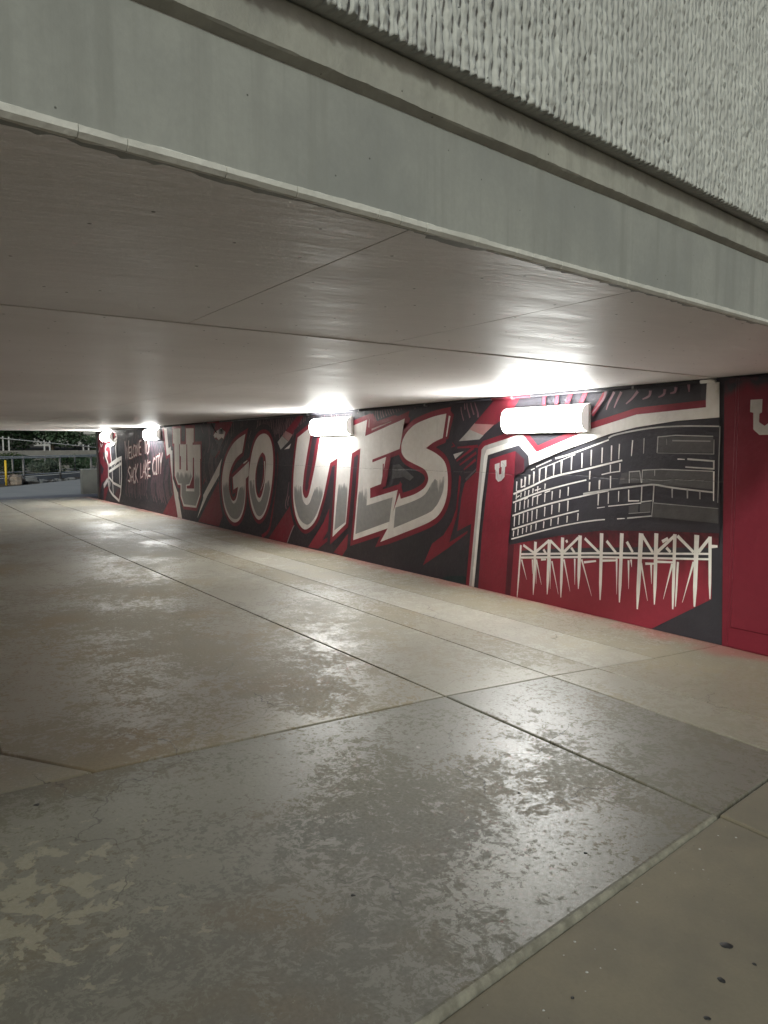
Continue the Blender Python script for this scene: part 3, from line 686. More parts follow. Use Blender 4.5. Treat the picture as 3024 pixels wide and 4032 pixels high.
('s','st','white_line','white',0,[(5.126,1.299),(5.128,1.215)],0.013499999999999998,0.0099),
('s','st','white_line','white',0,[(5.005,1.322),(5.006,1.239)],0.013499999999999998,0.0099),
('s','st','white_line','white',0,[(4.863,1.656),(4.865,1.513)],0.0165,0.0121),
('s','st','white_line','white',0,[(4.772,1.67),(4.777,1.527)],0.013499999999999998,0.0099),
('s','st','white_line','white',0,[(4.623,1.703),(4.633,1.559)],0.013499999999999998,0.0099),
('s','st','grey_line','lightgrey',0,[(4.497,1.719),(4.5,1.583)],0.0105,0.007700000000000001),
('s','st','grey_line','lightgrey',0,[(4.65,1.31),(4.653,1.413),(4.536,1.424),(4.518,1.317)],0.0105,0.007700000000000001),
('s','st','grey_line','lightgrey',0,[(4.511,1.317),(4.507,1.432),(4.297,1.445),(3.803,1.439)],0.009000000000000001,0.006600000000000001),
('s','st','grey_line','lightgrey',0,[(4.375,1.435),(4.374,1.385)],0.0075,0.0055000000000000005),
('s','st','grey_line','grey',0,[(4.378,1.143),(3.744,1.134)],0.0075,0.0055000000000000005),
('s','st','grey_line','grey',0,[(4.395,1.017),(4.385,1.154)],0.012,0.0088),
('s','st','grey_line','grey',0,[(4.65,1.029),(4.41,1.06)],0.0075,0.0055000000000000005),
('g','tr','painted_truss'),
('p','tr','red_field','redfade',0,[(6.252,0.57),(5.542,0.735),(4.951,0.845),(4.323,0.894),(3.73,0.93),(3.732,0.811),(3.793,0.803),(3.778,0.373),(4.367,0.004),(6.117,0.004),(6.234,0.004),(6.18,0.583)]),
('p','tr','dark_beam','black',0,[(6.054,0.528),(5.447,0.62),(4.499,0.733),(3.802,0.802),(3.799,0.712),(6.068,0.438)]),
('p','tr','black_corner','black',0,[(4.36,0.004),(3.778,0.373),(3.793,0.809),(3.726,0.81),(3.7,1.058),(3.661,0.004)]),
('s','tr','white_bar','white',0,[(3.803,0.813),(3.74,0.821)],0.03,0.02),
('s','tr','white_post','white',0,[(6.073,0.585),(6.112,0.146)],0.027300000000000005,0.0217),
('s','tr','white_post_tip','white',0,[(6.112,0.146),(6.125,0.004)],0.0217,0.009),
('s','tr','white_post','white',0,[(5.851,0.644),(5.87,0.215)],0.03900000000000001,0.031),
('s','tr','white_post_tip','white',0,[(5.87,0.215),(5.877,0.07)],0.031,0.006),
('s','tr','white_post','white',0,[(5.648,0.686),(5.665,0.254)],0.0468,0.0372),
('s','tr','white_post_tip','white',0,[(5.665,0.254),(5.671,0.109)],0.0372,0.009),
('s','tr','white_post','white',0,[(5.465,0.727),(5.475,0.264)],0.0429,0.0341),
('s','tr','white_post_tip','white',0,[(5.475,0.264),(5.478,0.108)],0.0341,0.009),
('s','tr','white_post','white',0,[(5.232,0.77),(5.241,0.367)],0.0468,0.0372),
('s','tr','white_post_tip','white',0,[(5.241,0.367),(5.244,0.232)],0.0372,0.009),
('s','tr','white_post','white',0,[(4.961,0.817),(4.964,0.331)],0.0429,0.0341),
('s','tr','white_post_tip','white',0,[(4.964,0.331),(4.965,0.168)],0.0341,0.0135),
('s','tr','white_post','white',0,[(4.721,0.839),(4.729,0.348)],0.0429,0.0341),
('s','tr','white_post_tip','white',0,[(4.729,0.348),(4.732,0.183)],0.0341,0.012),
('s','tr','white_post','white',0,[(4.503,0.859),(4.521,0.332)],0.0507,0.0403),
('s','tr','white_post_tip','white',0,[(4.521,0.332),(4.527,0.155)],0.0403,0.015),
('s','tr','white_post','white',0,[(4.34,0.874),(4.341,0.392)],0.0429,0.0341),
('s','tr','white_post_tip','white',0,[(4.341,0.392),(4.342,0.23)],0.0341,0.0105),
('s','tr','white_post','white',0,[(4.149,0.884),(4.15,0.388)],0.0351,0.027899999999999998),
('s','tr','white_post_tip','white',0,[(4.15,0.388),(4.15,0.221)],0.027899999999999998,0.0135),
('s','tr','white_post','white',0,[(4.111,0.645),(4.12,0.348)],0.021840000000000002,0.01736),
('s','tr','white_post_tip','white',0,[(4.12,0.348),(4.124,0.249)],0.01736,0.0084),
('s','tr','white_post','white',0,[(3.935,0.897),(3.936,0.436)],0.0468,0.0372),
('s','tr','white_post_tip','white',0,[(3.936,0.436),(3.937,0.281)],0.0372,0.0165),
('s','tr','white_post','white',0,[(3.81,0.895),(3.798,0.502)],0.031200000000000002,0.0248),
('s','tr','white_post_tip','white',0,[(3.798,0.502),(3.793,0.371)],0.0248,0.009),
('s','tr','white_bar','white',0,[(6.072,0.486),(5.092,0.609),(3.804,0.751)],0.023,0.017),
('s','tr','white_bar','white',0,[(6.071,0.449),(5.091,0.573),(3.802,0.706)],0.023,0.017),
('s','tr','white_bar','white',0,[(5.766,0.464),(5.692,0.475)],0.023,0.017),
('s','tr','white_bar','white',0,[(5.176,0.509),(5.023,0.541)],0.023,0.017),
('s','tr','white_bar','white',0,[(4.449,0.587),(4.349,0.6)],0.023,0.017),
('s','tr','white_bar','white',0,[(4.944,0.554),(4.763,0.579)],0.023,0.017),
('s','tr','white_bar','white',0,[(4.35,0.618),(4.158,0.636)],0.023,0.017),
('s','tr','white_brace','white',0,[(6.034,0.589),(5.849,0.515)],0.03,0.026),
('s','tr','white_brace','white',0,[(5.849,0.533),(5.653,0.679)],0.03,0.026),
('s','tr','white_brace','white',0,[(5.636,0.68),(5.462,0.57)],0.03,0.026),
('s','tr','white_brace','white',0,[(5.446,0.579),(5.253,0.747)],0.03,0.026),
('s','tr','white_brace','white',0,[(5.17,0.747),(4.977,0.622)],0.03,0.026),
('s','tr','white_brace','white',0,[(4.898,0.75),(4.784,0.649)],0.03,0.026),
('s','tr','white_brace','white',0,[(4.661,0.766),(4.591,0.676)],0.03,0.026),
('s','tr','white_brace','white',0,[(4.493,0.844),(4.37,0.696)],0.03,0.026),
('s','tr','white_brace','white',0,[(4.326,0.706),(4.152,0.869)],0.03,0.026),
('s','tr','white_brace','white',0,[(4.123,0.872),(3.959,0.747)],0.03,0.026),
('s','tr','white_brace','white',0,[(3.914,0.753),(3.816,0.88)],0.03,0.026),
('s','tr','white_brace','white',0,[(5.345,0.636),(5.299,0.59)],0.03,0.026),
('s','tr','white_brace','white',0,[(5.731,0.577),(5.694,0.537)],0.03,0.026),
('s','tr','white_brace','white',0,[(5.414,0.706),(5.398,0.682)],0.03,0.026),
('s','tr','white_brace','white',0,[(4.276,0.805),(4.216,0.841)],0.03,0.026),
('s','tr','white_brace','white',0,[(4.231,0.757),(4.187,0.722)],0.03,0.026),
('s','tr','white_streak','white',0,[(6.058,0.43),(5.976,0.22)],0.022,0.003),
('s','tr','white_streak','white',0,[(5.833,0.457),(5.754,0.198)],0.022,0.003),
('s','tr','white_streak','white',0,[(5.608,0.467),(5.511,0.135)],0.022,0.003),
('s','tr','white_streak','white',0,[(5.44,0.505),(5.351,0.19)],0.022,0.003),
('s','tr','white_streak','white',0,[(5.205,0.534),(5.069,0.189)],0.022,0.003),
('s','tr','white_streak','white',0,[(4.495,0.589),(4.415,0.252)],0.022,0.003),
('s','tr','white_streak','white',0,[(4.166,0.623),(4.248,0.295)],0.022,0.003),
('s','tr','white_streak','white',0,[(3.956,0.664),(4.054,0.298)],0.022,0.003),
('s','tr','white_streak','white',0,[(5.295,0.531),(5.289,0.268)],0.022,0.003),
('s','tr','white_streak','white',0,[(4.773,0.594),(4.764,0.255)],0.022,0.003),
('s','tr','white_streak','white',0,[(4.385,0.587),(4.376,0.412)],0.022,0.003),
('s','tr','white_streak','white',0,[(5.891,0.45),(5.888,0.296)],0.022,0.003),
('s','tr','white_streak','white',0,[(4.608,0.606),(4.597,0.537)],0.022,0.003),
('s','tr','white_streak','white',0,[(4.635,0.595),(4.627,0.327)],0.022,0.003),
('s','tr','white_streak','white',0,[(5.632,0.491),(5.626,0.173)],0.022,0.003),
('s','tr','white_streak','white',0,[(5.84,0.448),(5.831,0.196)],0.022,0.003),
('g','hm','painted_helmet'),
('p','hm','mask_opening','black',0,[(24.04,1.616),(23.484,1.717),(23.411,1.344),(22.873,1.385),(22.895,0.794),(23.068,0.337),(23.291,0.103),(24.044,0.253),(24.447,0.385),(24.497,0.745),(24.441,1.125),(24.045,1.207)]),
('p','hm','shell','red',0,[(24.758,1.655),(24.563,1.739),(24.141,1.71),(24.089,1.43),(24.048,1.188),(24.415,1.145),(24.663,1.331),(24.824,1.425)]),
('p','hm','shell','maroon',0,[(23.742,0.268),(23.424,0.448),(23.065,0.464),(23.163,0.26),(23.303,0.116)]),
('s','hm','white_line','white',0,[(24.663,1.331),(24.808,1.425),(24.774,1.655),(24.562,1.749),(24.136,1.743),(23.861,1.819),(23.29,1.969),(23.315,2.05),(23.493,2.071)],0.085,0.085),
('s','hm','white_line','white',0,[(23.871,1.746),(23.302,1.879),(23.473,1.689),(23.433,1.344)],0.07,0.07),
('s','hm','white_line','white',0,[(24.138,1.728),(24.089,1.43),(24.003,1.077),(23.95,0.272)],0.07,0.07),
('s','hm','white_line','white',0,[(24.661,1.341),(24.439,1.144),(24.481,0.745),(24.54,0.553),(24.395,0.369),(24.045,0.243),(23.291,0.098),(23.068,0.337),(22.895,0.794),(22.845,1.389),(23.415,1.316),(24.339,1.137)],0.08,0.08),
('s','hm','white_line','white',0,[(24.367,0.938),(22.861,1.216)],0.085,0.085),
('s','hm','white_line','white',0,[(24.343,1.104),(22.843,1.35)],0.06,0.06),
('s','hm','white_line','white',0,[(24.447,0.765),(23.845,0.598),(23.043,0.528)],0.075,0.075),
('s','hm','white_line','white',0,[(23.096,1.293),(23.131,0.606)],0.05,0.05),
('s','hm','white_line','white',0,[(23.775,1.1),(23.389,1.244)],0.03,0.03),
('s','hm','ear_strap','white',0,[(24.584,0.685),(25.148,0.452)],0.13,0.15),
('p','hm','ear_hole','lightgrey',1,[(24.585,1.588),(24.701,1.502),(24.654,1.388),(24.536,1.389),(24.457,1.503)]),
('p','hm','ear_hole','lightgrey',1,[(24.382,0.673),(24.506,0.573),(24.444,0.462),(24.316,0.486),(24.261,0.601)]),
('s','hm','white_line','white',0,[(25.04,1.385),(25.004,1.299)],0.08,0.02),
('g','tx683_400','painted_letter'),
('s','tx683_400','red_halo','red',0,[(22.381,1.861),(22.344,1.341),(22.197,1.685),(22.137,1.351),(21.971,1.872)],0.085,0.085),
('s','tx683_400','stroke','white',0,[(22.381,1.861),(22.344,1.341),(22.197,1.685),(22.137,1.351),(21.971,1.872)],0.045,0.042),
('g','tx748_500','painted_letter'),
('s','tx748_500','red_halo','red',0,[(21.735,1.694),(21.952,1.67),(21.995,1.522),(21.989,1.375),(21.775,1.369)],0.085,0.085),
('s','tx748_500','red_halo','red',0,[(21.995,1.522),(21.801,1.546)],0.085,0.085),
('s','tx748_500','stroke','white',0,[(21.735,1.694),(21.952,1.67),(21.995,1.522),(21.989,1.375),(21.775,1.369)],0.045,0.042),
('s','tx748_500','stroke','white',0,[(21.995,1.522),(21.801,1.546)],0.045,0.042),
('g','tx788_480','painted_letter'),
('s','tx788_480','red_halo','red',0,[(21.696,1.719),(21.738,1.378),(21.579,1.42)],0.085,0.085),
('s','tx788_480','stroke','white',0,[(21.696,1.719),(21.738,1.378),(21.579,1.42)],0.045,0.042),
('g','tx815_470','painted_letter'),
('s','tx815_470','red_halo','red',0,[(21.339,1.704),(21.437,1.738),(21.546,1.607),(21.557,1.51),(21.475,1.418),(21.366,1.471)],0.085,0.085),
('s','tx815_470','stroke','white',0,[(21.339,1.704),(21.437,1.738),(21.546,1.607),(21.557,1.51),(21.475,1.418),(21.366,1.471)],0.045,0.042),
('g','tx850_470','painted_letter'),
('s','tx850_470','red_halo','red',0,[(21.236,1.737),(21.328,1.617),(21.335,1.485),(21.271,1.444),(21.195,1.506),(21.169,1.652),(21.236,1.737)],0.085,0.085),
('s','tx850_470','stroke','white',0,[(21.236,1.737),(21.328,1.617),(21.335,1.485),(21.271,1.444),(21.195,1.506),(21.169,1.652),(21.236,1.737)],0.045,0.042),
('g','tx880_440','painted_letter'),
('s','tx880_440','red_halo','red',0,[(21.174,1.433),(21.114,1.784),(21.064,1.542),(20.959,1.788),(20.98,1.442)],0.085,0.085),
('s','tx880_440','stroke','white',0,[(21.174,1.433),(21.114,1.784),(21.064,1.542),(20.959,1.788),(20.98,1.442)],0.045,0.042),
('g','tx915_395','painted_letter'),
('s','tx915_395','red_halo','red',0,[(20.689,1.862),(20.894,1.837),(20.936,1.666),(20.933,1.496),(20.731,1.486)],0.085,0.085),
('s','tx915_395','red_halo','red',0,[(20.936,1.666),(20.752,1.692)],0.085,0.085),
('s','tx915_395','stroke','white',0,[(20.689,1.862),(20.894,1.837),(20.936,1.666),(20.933,1.496),(20.731,1.486)],0.045,0.042),
('s','tx915_395','stroke','white',0,[(20.936,1.666),(20.752,1.692)],0.045,0.042),
('g','tx1000_400','painted_letter'),
('s','tx1000_400','red_halo','red',0,[(20.419,1.832),(20.236,1.848)],0.085,0.085),
('s','tx1000_400','red_halo','red',0,[(20.327,1.845),(20.364,1.504)],0.085,0.085),
('s','tx1000_400','stroke','white',0,[(20.419,1.832),(20.236,1.848)],0.045,0.042),
('s','tx1000_400','stroke','white',0,[(20.327,1.845),(20.364,1.504)],0.045,0.042),
('g','tx1036_400','painted_letter'),
('s','tx1036_400','red_halo','red',0,[(20.096,1.844),(20.217,1.704),(20.222,1.549),(20.133,1.502),(20.031,1.574),(20.001,1.745),(20.096,1.844)],0.085,0.085),
('s','tx1036_400','stroke','white',0,[(20.096,1.844),(20.217,1.704),(20.222,1.549),(20.133,1.502),(20.031,1.574),(20.001,1.745),(20.096,1.844)],0.045,0.042),
('g','tx733_825','painted_letter'),
('s','tx733_825','red_halo','red',0,[(21.84,1.098),(21.988,1.131),(22.125,1.019),(21.899,0.868),(22.009,0.716),(22.19,0.745)],0.085,0.085),
('s','tx733_825','stroke','white',0,[(21.84,1.098),(21.988,1.131),(22.125,1.019),(21.899,0.868),(22.009,0.716),(22.19,0.745)],0.045,0.042),
('g','tx783_870','painted_letter'),
('s','tx783_870','red_halo','red',0,[(21.867,0.723),(21.714,1.058),(21.642,0.739)],0.085,0.085),
('s','tx783_870','red_halo','red',0,[(21.807,0.841),(21.659,0.867)],0.085,0.085),
('s','tx783_870','stroke','white',0,[(21.867,0.723),(21.714,1.058),(21.642,0.739)],0.045,0.042),
('s','tx783_870','stroke','white',0,[(21.807,0.841),(21.659,0.867)],0.045,0.042),
('g','tx818_840','painted_letter'),
('s','tx818_840','red_halo','red',0,[(21.414,1.067),(21.502,1.113),(21.608,0.937),(21.624,0.808),(21.553,0.686),(21.451,0.757)],0.085,0.085),
('s','tx818_840','stroke','white',0,[(21.414,1.067),(21.502,1.113),(21.608,0.937),(21.624,0.808),(21.553,0.686),(21.451,0.757)],0.045,0.042),
('g','tx852_775','painted_letter'),
('s','tx852_775','red_halo','red',0,[(21.343,1.223),(21.406,0.689)],0.085,0.085),
('s','tx852_775','red_halo','red',0,[(21.094,1.236),(21.378,0.93),(21.155,0.708)],0.085,0.085),
('s','tx852_775','stroke','white',0,[(21.343,1.223),(21.406,0.689)],0.045,0.042),
('s','tx852_775','stroke','white',0,[(21.094,1.236),(21.378,0.93),(21.155,0.708)],0.045,0.042),
('g','tx938_765','painted_letter'),
('s','tx938_765','red_halo','red',0,[(20.822,1.247),(20.866,0.858),(20.637,0.912)],0.085,0.085),
('s','tx938_765','stroke','white',0,[(20.822,1.247),(20.866,0.858),(20.637,0.912)],0.045,0.042),
('g','tx975_780','painted_letter'),
('s','tx975_780','red_halo','red',0,[(20.669,0.888),(20.515,1.231),(20.436,0.904)],0.085,0.085),
('s','tx975_780','red_halo','red',0,[(20.609,1.009),(20.456,1.035)],0.085,0.085),
('s','tx975_780','stroke','white',0,[(20.669,0.888),(20.515,1.231),(20.436,0.904)],0.045,0.042),
('s','tx975_780','stroke','white',0,[(20.609,1.009),(20.456,1.035)],0.045,0.042),
('g','tx1012_715','painted_letter'),
('s','tx1012_715','red_halo','red',0,[(20.378,1.335),(20.433,0.831)],0.085,0.085),
('s','tx1012_715','red_halo','red',0,[(20.132,1.348),(20.408,1.058),(20.186,0.849)],0.085,0.085),
('s','tx1012_715','stroke','white',0,[(20.378,1.335),(20.433,0.831)],0.045,0.042),
('s','tx1012_715','stroke','white',0,[(20.132,1.348),(20.408,1.058),(20.186,0.849)],0.045,0.042),
('g','tx1058_745','painted_letter'),
('s','tx1058_745','red_halo','red',0,[(19.899,1.302),(20.127,1.271),(20.17,1.1),(20.163,0.931),(19.938,0.928)],0.085,0.085),
('s','tx1058_745','red_halo','red',0,[(20.17,1.1),(19.967,1.131)],0.085,0.085),
('s','tx1058_745','stroke','white',0,[(19.899,1.302),(20.127,1.271),(20.17,1.1),(20.163,0.931),(19.938,0.928)],0.045,0.042),
('s','tx1058_745','stroke','white',0,[(20.17,1.1),(19.967,1.131)],0.045,0.042),
('g','tx1137_680','painted_letter'),
('s','tx1137_680','red_halo','red',0,[(19.462,1.359),(19.58,1.403),(19.709,1.228),(19.722,1.1),(19.623,0.979),(19.493,1.051)],0.085,0.085),
('s','tx1137_680','stroke','white',0,[(19.462,1.359),(19.58,1.403),(19.709,1.228),(19.722,1.1),(19.623,0.979),(19.493,1.051)],0.045,0.042),
('g','tx1183_665','painted_letter'),
('s','tx1183_665','red_halo','red',0,[(19.422,1.424),(19.304,1.43)],0.085,0.085),
('s','tx1183_665','red_halo','red',0,[(19.362,1.427),(19.414,0.999)],0.085,0.085),
('s','tx1183_665','red_halo','red',0,[(19.482,0.994),(19.346,1.004)],0.085,0.085),
('s','tx1183_665','stroke','white',0,[(19.422,1.424),(19.304,1.43)],0.045,0.042),
('s','tx1183_665','stroke','white',0,[(19.362,1.427),(19.414,0.999)],0.045,0.042),
('s','tx1183_665','stroke','white',0,[(19.482,0.994),(19.346,1.004)],0.045,0.042),
('g','tx1213_640','painted_letter'),
('s','tx1213_640','red_halo','red',0,[(19.295,1.449),(19.092,1.472)],0.085,0.085),
('s','tx1213_640','red_halo','red',0,[(19.192,1.467),(19.239,1.004)],0.085,0.085),
('s','tx1213_640','stroke','white',0,[(19.295,1.449),(19.092,1.472)],0.045,0.042),
('s','tx1213_640','stroke','white',0,[(19.192,1.467),(19.239,1.004)],0.045,0.042),
('g','tx1250_595','painted_letter'),
('s','tx1250_595','red_halo','red',0,[(19.096,1.533),(18.999,1.275)],0.085,0.085),
('s','tx1250_595','red_halo','red',0,[(18.852,1.544),(18.999,1.275),(19.049,1.009)],0.085,0.085),
('s','tx1250_595','stroke','white',0,[(19.096,1.533),(18.999,1.275)],0.045,0.042),
('s','tx1250_595','stroke','white',0,[(18.852,1.544),(18.999,1.275),(19.049,1.009)],0.045,0.042),
('s','bg','painted_red_line','red',1,[(5.737,2.18),(5.75,2.072)],0.045,0.045),
('s','bg','painted_red_line','red',1,[(5.559,2.185),(5.572,2.074)],0.045,0.045),
('s','bg','painted_red_line','red',1,[(5.368,2.189),(5.408,2.113),(5.435,2.073)],0.05,0.05),
('s','bg','painted_red_line','red',1,[(5.177,2.187),(5.229,2.098),(5.255,2.067)],0.05,0.05),
('s','bg','painted_red_line','red',1,[(4.949,2.148),(5.029,2.038),(5.105,1.95)],0.05,0.05),
('s','bg','painted_dull_line','dull',1,[(4.934,2.183),(4.971,2.087),(5.114,1.955)],0.03,0.012),
('s','bg','painted_dull_line','dull',1,[(4.84,2.153),(4.9,2.058),(4.929,1.992)],0.03,0.012),
('s','bg','painted_dull_line','dull',1,[(4.756,2.148),(4.8,2.077),(4.836,2.006)],0.03,0.012),
('s','bg','painted_dull_line','dull',1,[(4.571,2.142),(4.635,2.08),(4.7,2.036)],0.03,0.012),
('s','bg','painted_dull_line','dull',1,[(4.436,2.139),(4.448,2.093),(4.518,2.068)],0.03,0.012),
('s','bg','painted_dull_line','dull',1,[(4.285,2.141),(4.297,2.096),(4.351,2.076)],0.03,0.012),
('s','bg','painted_dull_line','dull',1,[(4.172,2.15),(4.184,2.112),(4.23,2.103)],0.03,0.012),
('s','bg','painted_dull_line','dull',1,[(4.051,2.17),(4.044,2.103)],0.03,0.012)
]

# ================================================================== ground and floor
gv, gf = [], []
xs = [-900, 27.6, 27.9, 2000]; zs = [-.30, -.30, -.04, -.04]
for x, z in zip(xs, zs):
    gv += [(x, -900, z), (x, 900, z)]
gf = [(2 * i, 2 * i + 2, 2 * i + 3, 2 * i + 1) for i in range(3)]
kind(mesh_obj('ground', gv, gf, M['dirt']), 'structure')

def xb(y): return 1.491 + .1514 * (-y)                          # skewed joint under the bridge edge
floor = bpy.data.objects.new('floor', None); COL.objects.link(floor); floor['root'] = 1; kind(floor, 'structure')
YW = -5.735
def fs(poly, mat, gap=.009, bev=.007, zf=None): return slab('slab', poly, 0.0, .16, gap, bev, M[mat], floor, True, zf)
s_near = fs([(xb(2.6), 2.6), (xb(-3.03), -3.03), (3.93, -3.03), (3.98, -.81), (3.98, 2.6)], 'floor_near', .014, .010)
fs([(xb(-3.03), -3.03), (xb(-3.93), -3.93), (3.86, -3.93), (3.93, -3.03)], 'floor_near', .012, .008)
fs([(xb(-3.93), -3.93), (xb(-4.36), -4.36), (3.81, -4.36), (3.86, -3.93)], 'floor_plain')
fs([(xb(-4.36), -4.36), (xb(YW), YW), (3.69, YW), (3.74, -4.94), (3.81, -4.36)], 'floor_wall', .006, .004)
fs([(3.74, -4.94), (3.69, YW), (9.6, YW), (9.6, -4.95)], 'floor_wall', .004, .003)
fs([(9.6, -4.95), (9.6, YW), (15.45, YW), (15.45, -4.95)], 'floor_wall', .004, .003)
fs([(3.81, -4.36), (3.74, -4.94), (15.45, -4.95), (15.45, -4.38)], 'floor_pale', .004, .003)
fs([(3.86, -3.93), (3.81, -4.36), (15.45, -4.38), (15.45, -3.98)], 'floor_mid', .006, .004)
fs([(3.93, -3.03), (3.86, -3.93), (15.45, -3.98), (15.45, -2.86)], 'floor_plain', .007, .006)
fs([(3.98, -.81), (3.93, -3.03), (15.45, -2.86), (15.45, -.45), (4.52, -.43)], 'floor_mid', .013, .009)
fs([(3.98, 2.6), (3.98, -.81), (4.52, -.43), (15.45, -.45), (15.45, 2.6)], 'floor_plain', .014, .010)
fs([(15.45, -4.2), (15.45, YW), (27.6, YW), (27.6, -4.2)], 'floor_wall', .012, .008)
fs([(15.45, -2.86), (15.45, -4.2), (27.6, -4.2), (27.6, -2.86)], 'floor_plain', .010, .008)
fs([(15.45, 2.6), (15.45, -2.86), (27.6, -2.86), (27.6, 2.6)], 'floor_plain', .012, .008)
fs([(xb(4.3), 4.3), (xb(2.6), 2.6), (27.6, 2.6), (27.6, 4.3)], 'floor_plain', .012, .008)
# outside the bridge: right-hand slab is flush, the left-hand one has settled a few centimetres
fs([(-8, -3.0), (-8, YW), (xb(YW), YW), (xb(-3.05), -3.05)], 'outer', .014, .010)
zo = lambda x, y: -.008 - .0075 * (y + 3.05)
s_out = fs([(xb(-3.05) - .008, -3.05), (xb(4.3) - .03, 4.3), (-8, 4.3), (-8, -3.0)], 'outer', .008, .006, zo)
# worn lip of the bridge slab: pale sloping face down to the settled slab
ev, ef = [], []
ys = np.linspace(4.2, -3.03, 420)
for i, y in enumerate(ys):
    w = (.004 + .0030 * (y + 3.05)) if y < 1 else .016
    j = rng.uniform(-.0022, .0022); j2 = rng.uniform(-.003, .003)
    x = xb(y)
    z1 = zo(x, y) - .01
    ev += [(x + .018 + j, y, -.0015), (x - w * .25 + j2, y, -.006 + j * .6), (x - w * .75 + j, y, z1 * .55), (x - w - .004, y, z1)]
for i in range(len(ys) - 1):
    for k in range(3):
        a = i * 4 + k
        ef.append((a, a + 1, a + 5, a + 4))
mesh_obj('edge_strip', ev, ef, M['edge'], floor, True)
for gx, gy, r in ((1.405, -2.267, .020), (1.316, -2.103, .013), (1.244, -1.924, .010), (1.30, -2.256, .007), (1.52, -1.66, .006)):
    n = 14; v = []; zz = zo(gx, gy)
    for ring, hh in ((1.0, .0005), (.75, .003), (.001, .0035)):
        for q in range(n):
            t = 2 * math.pi * q / n; e = r * ring * (1 + .14 * math.sin(2 * t + gx * 40) + .07 * math.sin(5 * t))
            v.append((gx + e * math.cos(t), gy + e * .9 * math.sin(t), zz + hh))
    f = [(rr * n + q, rr * n + (q + 1) % n, (rr + 1) * n + (q + 1) % n, (rr + 1) * n + q) for rr in range(2) for q in range(n)]
    mesh_obj('gum_spot', v, f, M['gum'], s_out, True)
for gx, gy, r in ((2.32, -1.361, .009), (3.75, -.50, .014), (2.6, -2.45, .007), (2.05, -2.3, .008)):
    n = 12; v = []
    for ring, hh in ((1.0, .0004), (.7, .002), (.001, .0022)):
        for q in range(n):
            t = 2 * math.pi * q / n; e = r * ring * (1 + .2 * math.sin(3 * t + gx))
            v.append((gx + e * math.cos(t), gy + e * math.sin(t), hh))
    f = [(rr * n + q, rr * n + (q + 1) % n, (rr + 1) * n + (q + 1) % n, (rr + 1) * n + q) for rr in range(2) for q in range(n)]
    mesh_obj('gum_spot', v, f, M['gum'], s_near, True)
# grit and small chips swept against the wall and into the joints
gb = MB()
for i in range(150):
    t = rng.random()
    if t < .6: gx, gy, gz = rng.uniform(2.6, 16), YW + .02 + abs(rng.gauss(0, .07)), 0.0
    elif t < .8:
        gy = rng.uniform(-3.0, 0); gx = xb(gy) - .05 - abs(rng.gauss(0, .10)); gz = zo(gx, gy)
    else: gx, gy, gz = 3.93 + rng.gauss(0, .06), rng.uniform(-4.3, -.5), 0.0
    q = rng.choice((rng.uniform(.002, .004), rng.uniform(.003, .007))); a0 = rng.uniform(0, 6.28)
    v = [(gx + q * rng.uniform(.6, 1.3) * math.cos(a0 + k * 1.2566), gy + q * rng.uniform(.5, 1.2) * math.sin(a0 + k * 1.2566), gz + .0003) for k in range(5)]
    v.append((gx, gy, gz + q * .7))
    gb.add(v, [(k, (k + 1) % 5, 5) for k in range(5)])
kind(tag(gb.build('grit', M['kerb']), 'loose pale grit and chips lying along the mural wall and floor joints', 'grit'), 'stuff')
# path beyond the tunnel
kind(slab('path', [(27.6, 30), (27.6, -9.0), (36.6, -9.0), (46.5, -14.0), (46.5, -10.3), (38.0, -5.0), (34.2, -2.0), (32, 30)], -.006, .2, .012, .01, M['path'], None), 'structure')

# ================================================================== bridge
bridge = root('bridge', (2, 0, 2.2), 'low concrete footbridge slab with ribbed parapet spanning the walkway', 'bridge')
ZC = 2.205
def xf(y): return 1.455 + .1765 * (-.18 - y)                    # near edge (under the drip chamfer)
def xj(y): return 3.27 + .0935 * (-y)                           # first soffit joint
def xk(y): return 13.55 + .1 * (-y)
def xe(y): return 24.55 + .1765 * (-y)                          # far edge
def cs(ya, yb_, xa, xb_, mat, z=ZC, gap=.003, bev=.002):
    slab('soffit_panel', [(xa(ya), ya), (xa(yb_), yb_), (xb_(yb_), yb_), (xb_(ya), ya)], z, .12, gap, bev, M[mat], bridge, False)
e1 = lambda y: xf(y) + .022
xj2 = lambda y: xj(y) - .007 - .005 * math.sin(y * 2.2)
for a, b in ((-5.95, -2.28), (-2.28, -1.15), (-1.15, .02), (.02, 4.5)): cs(a, b, e1, xj2, 'soffit')
for a, b in ((-5.95, -2.50), (-2.50, 4.5)): cs(a, b, xj, xk, 'soffit2', ZC - .004, .004, .0025)
for a, b in ((-5.95, -2.6), (-2.6, 4.5)): cs(a, b, xk, xe, 'soffit2', ZC - .002, .012, .008)
db = []
for x_, y_ in ((xf(-9) + .15, -9), (xe(-9) - .05, -9), (xe(6) - .05, 6), (xf(6) + .15, 6)): db.append((x_, y_))
slab('deck_body', db, ZC + .10, .45, 0, .01, M['fascia'], bridge, False)

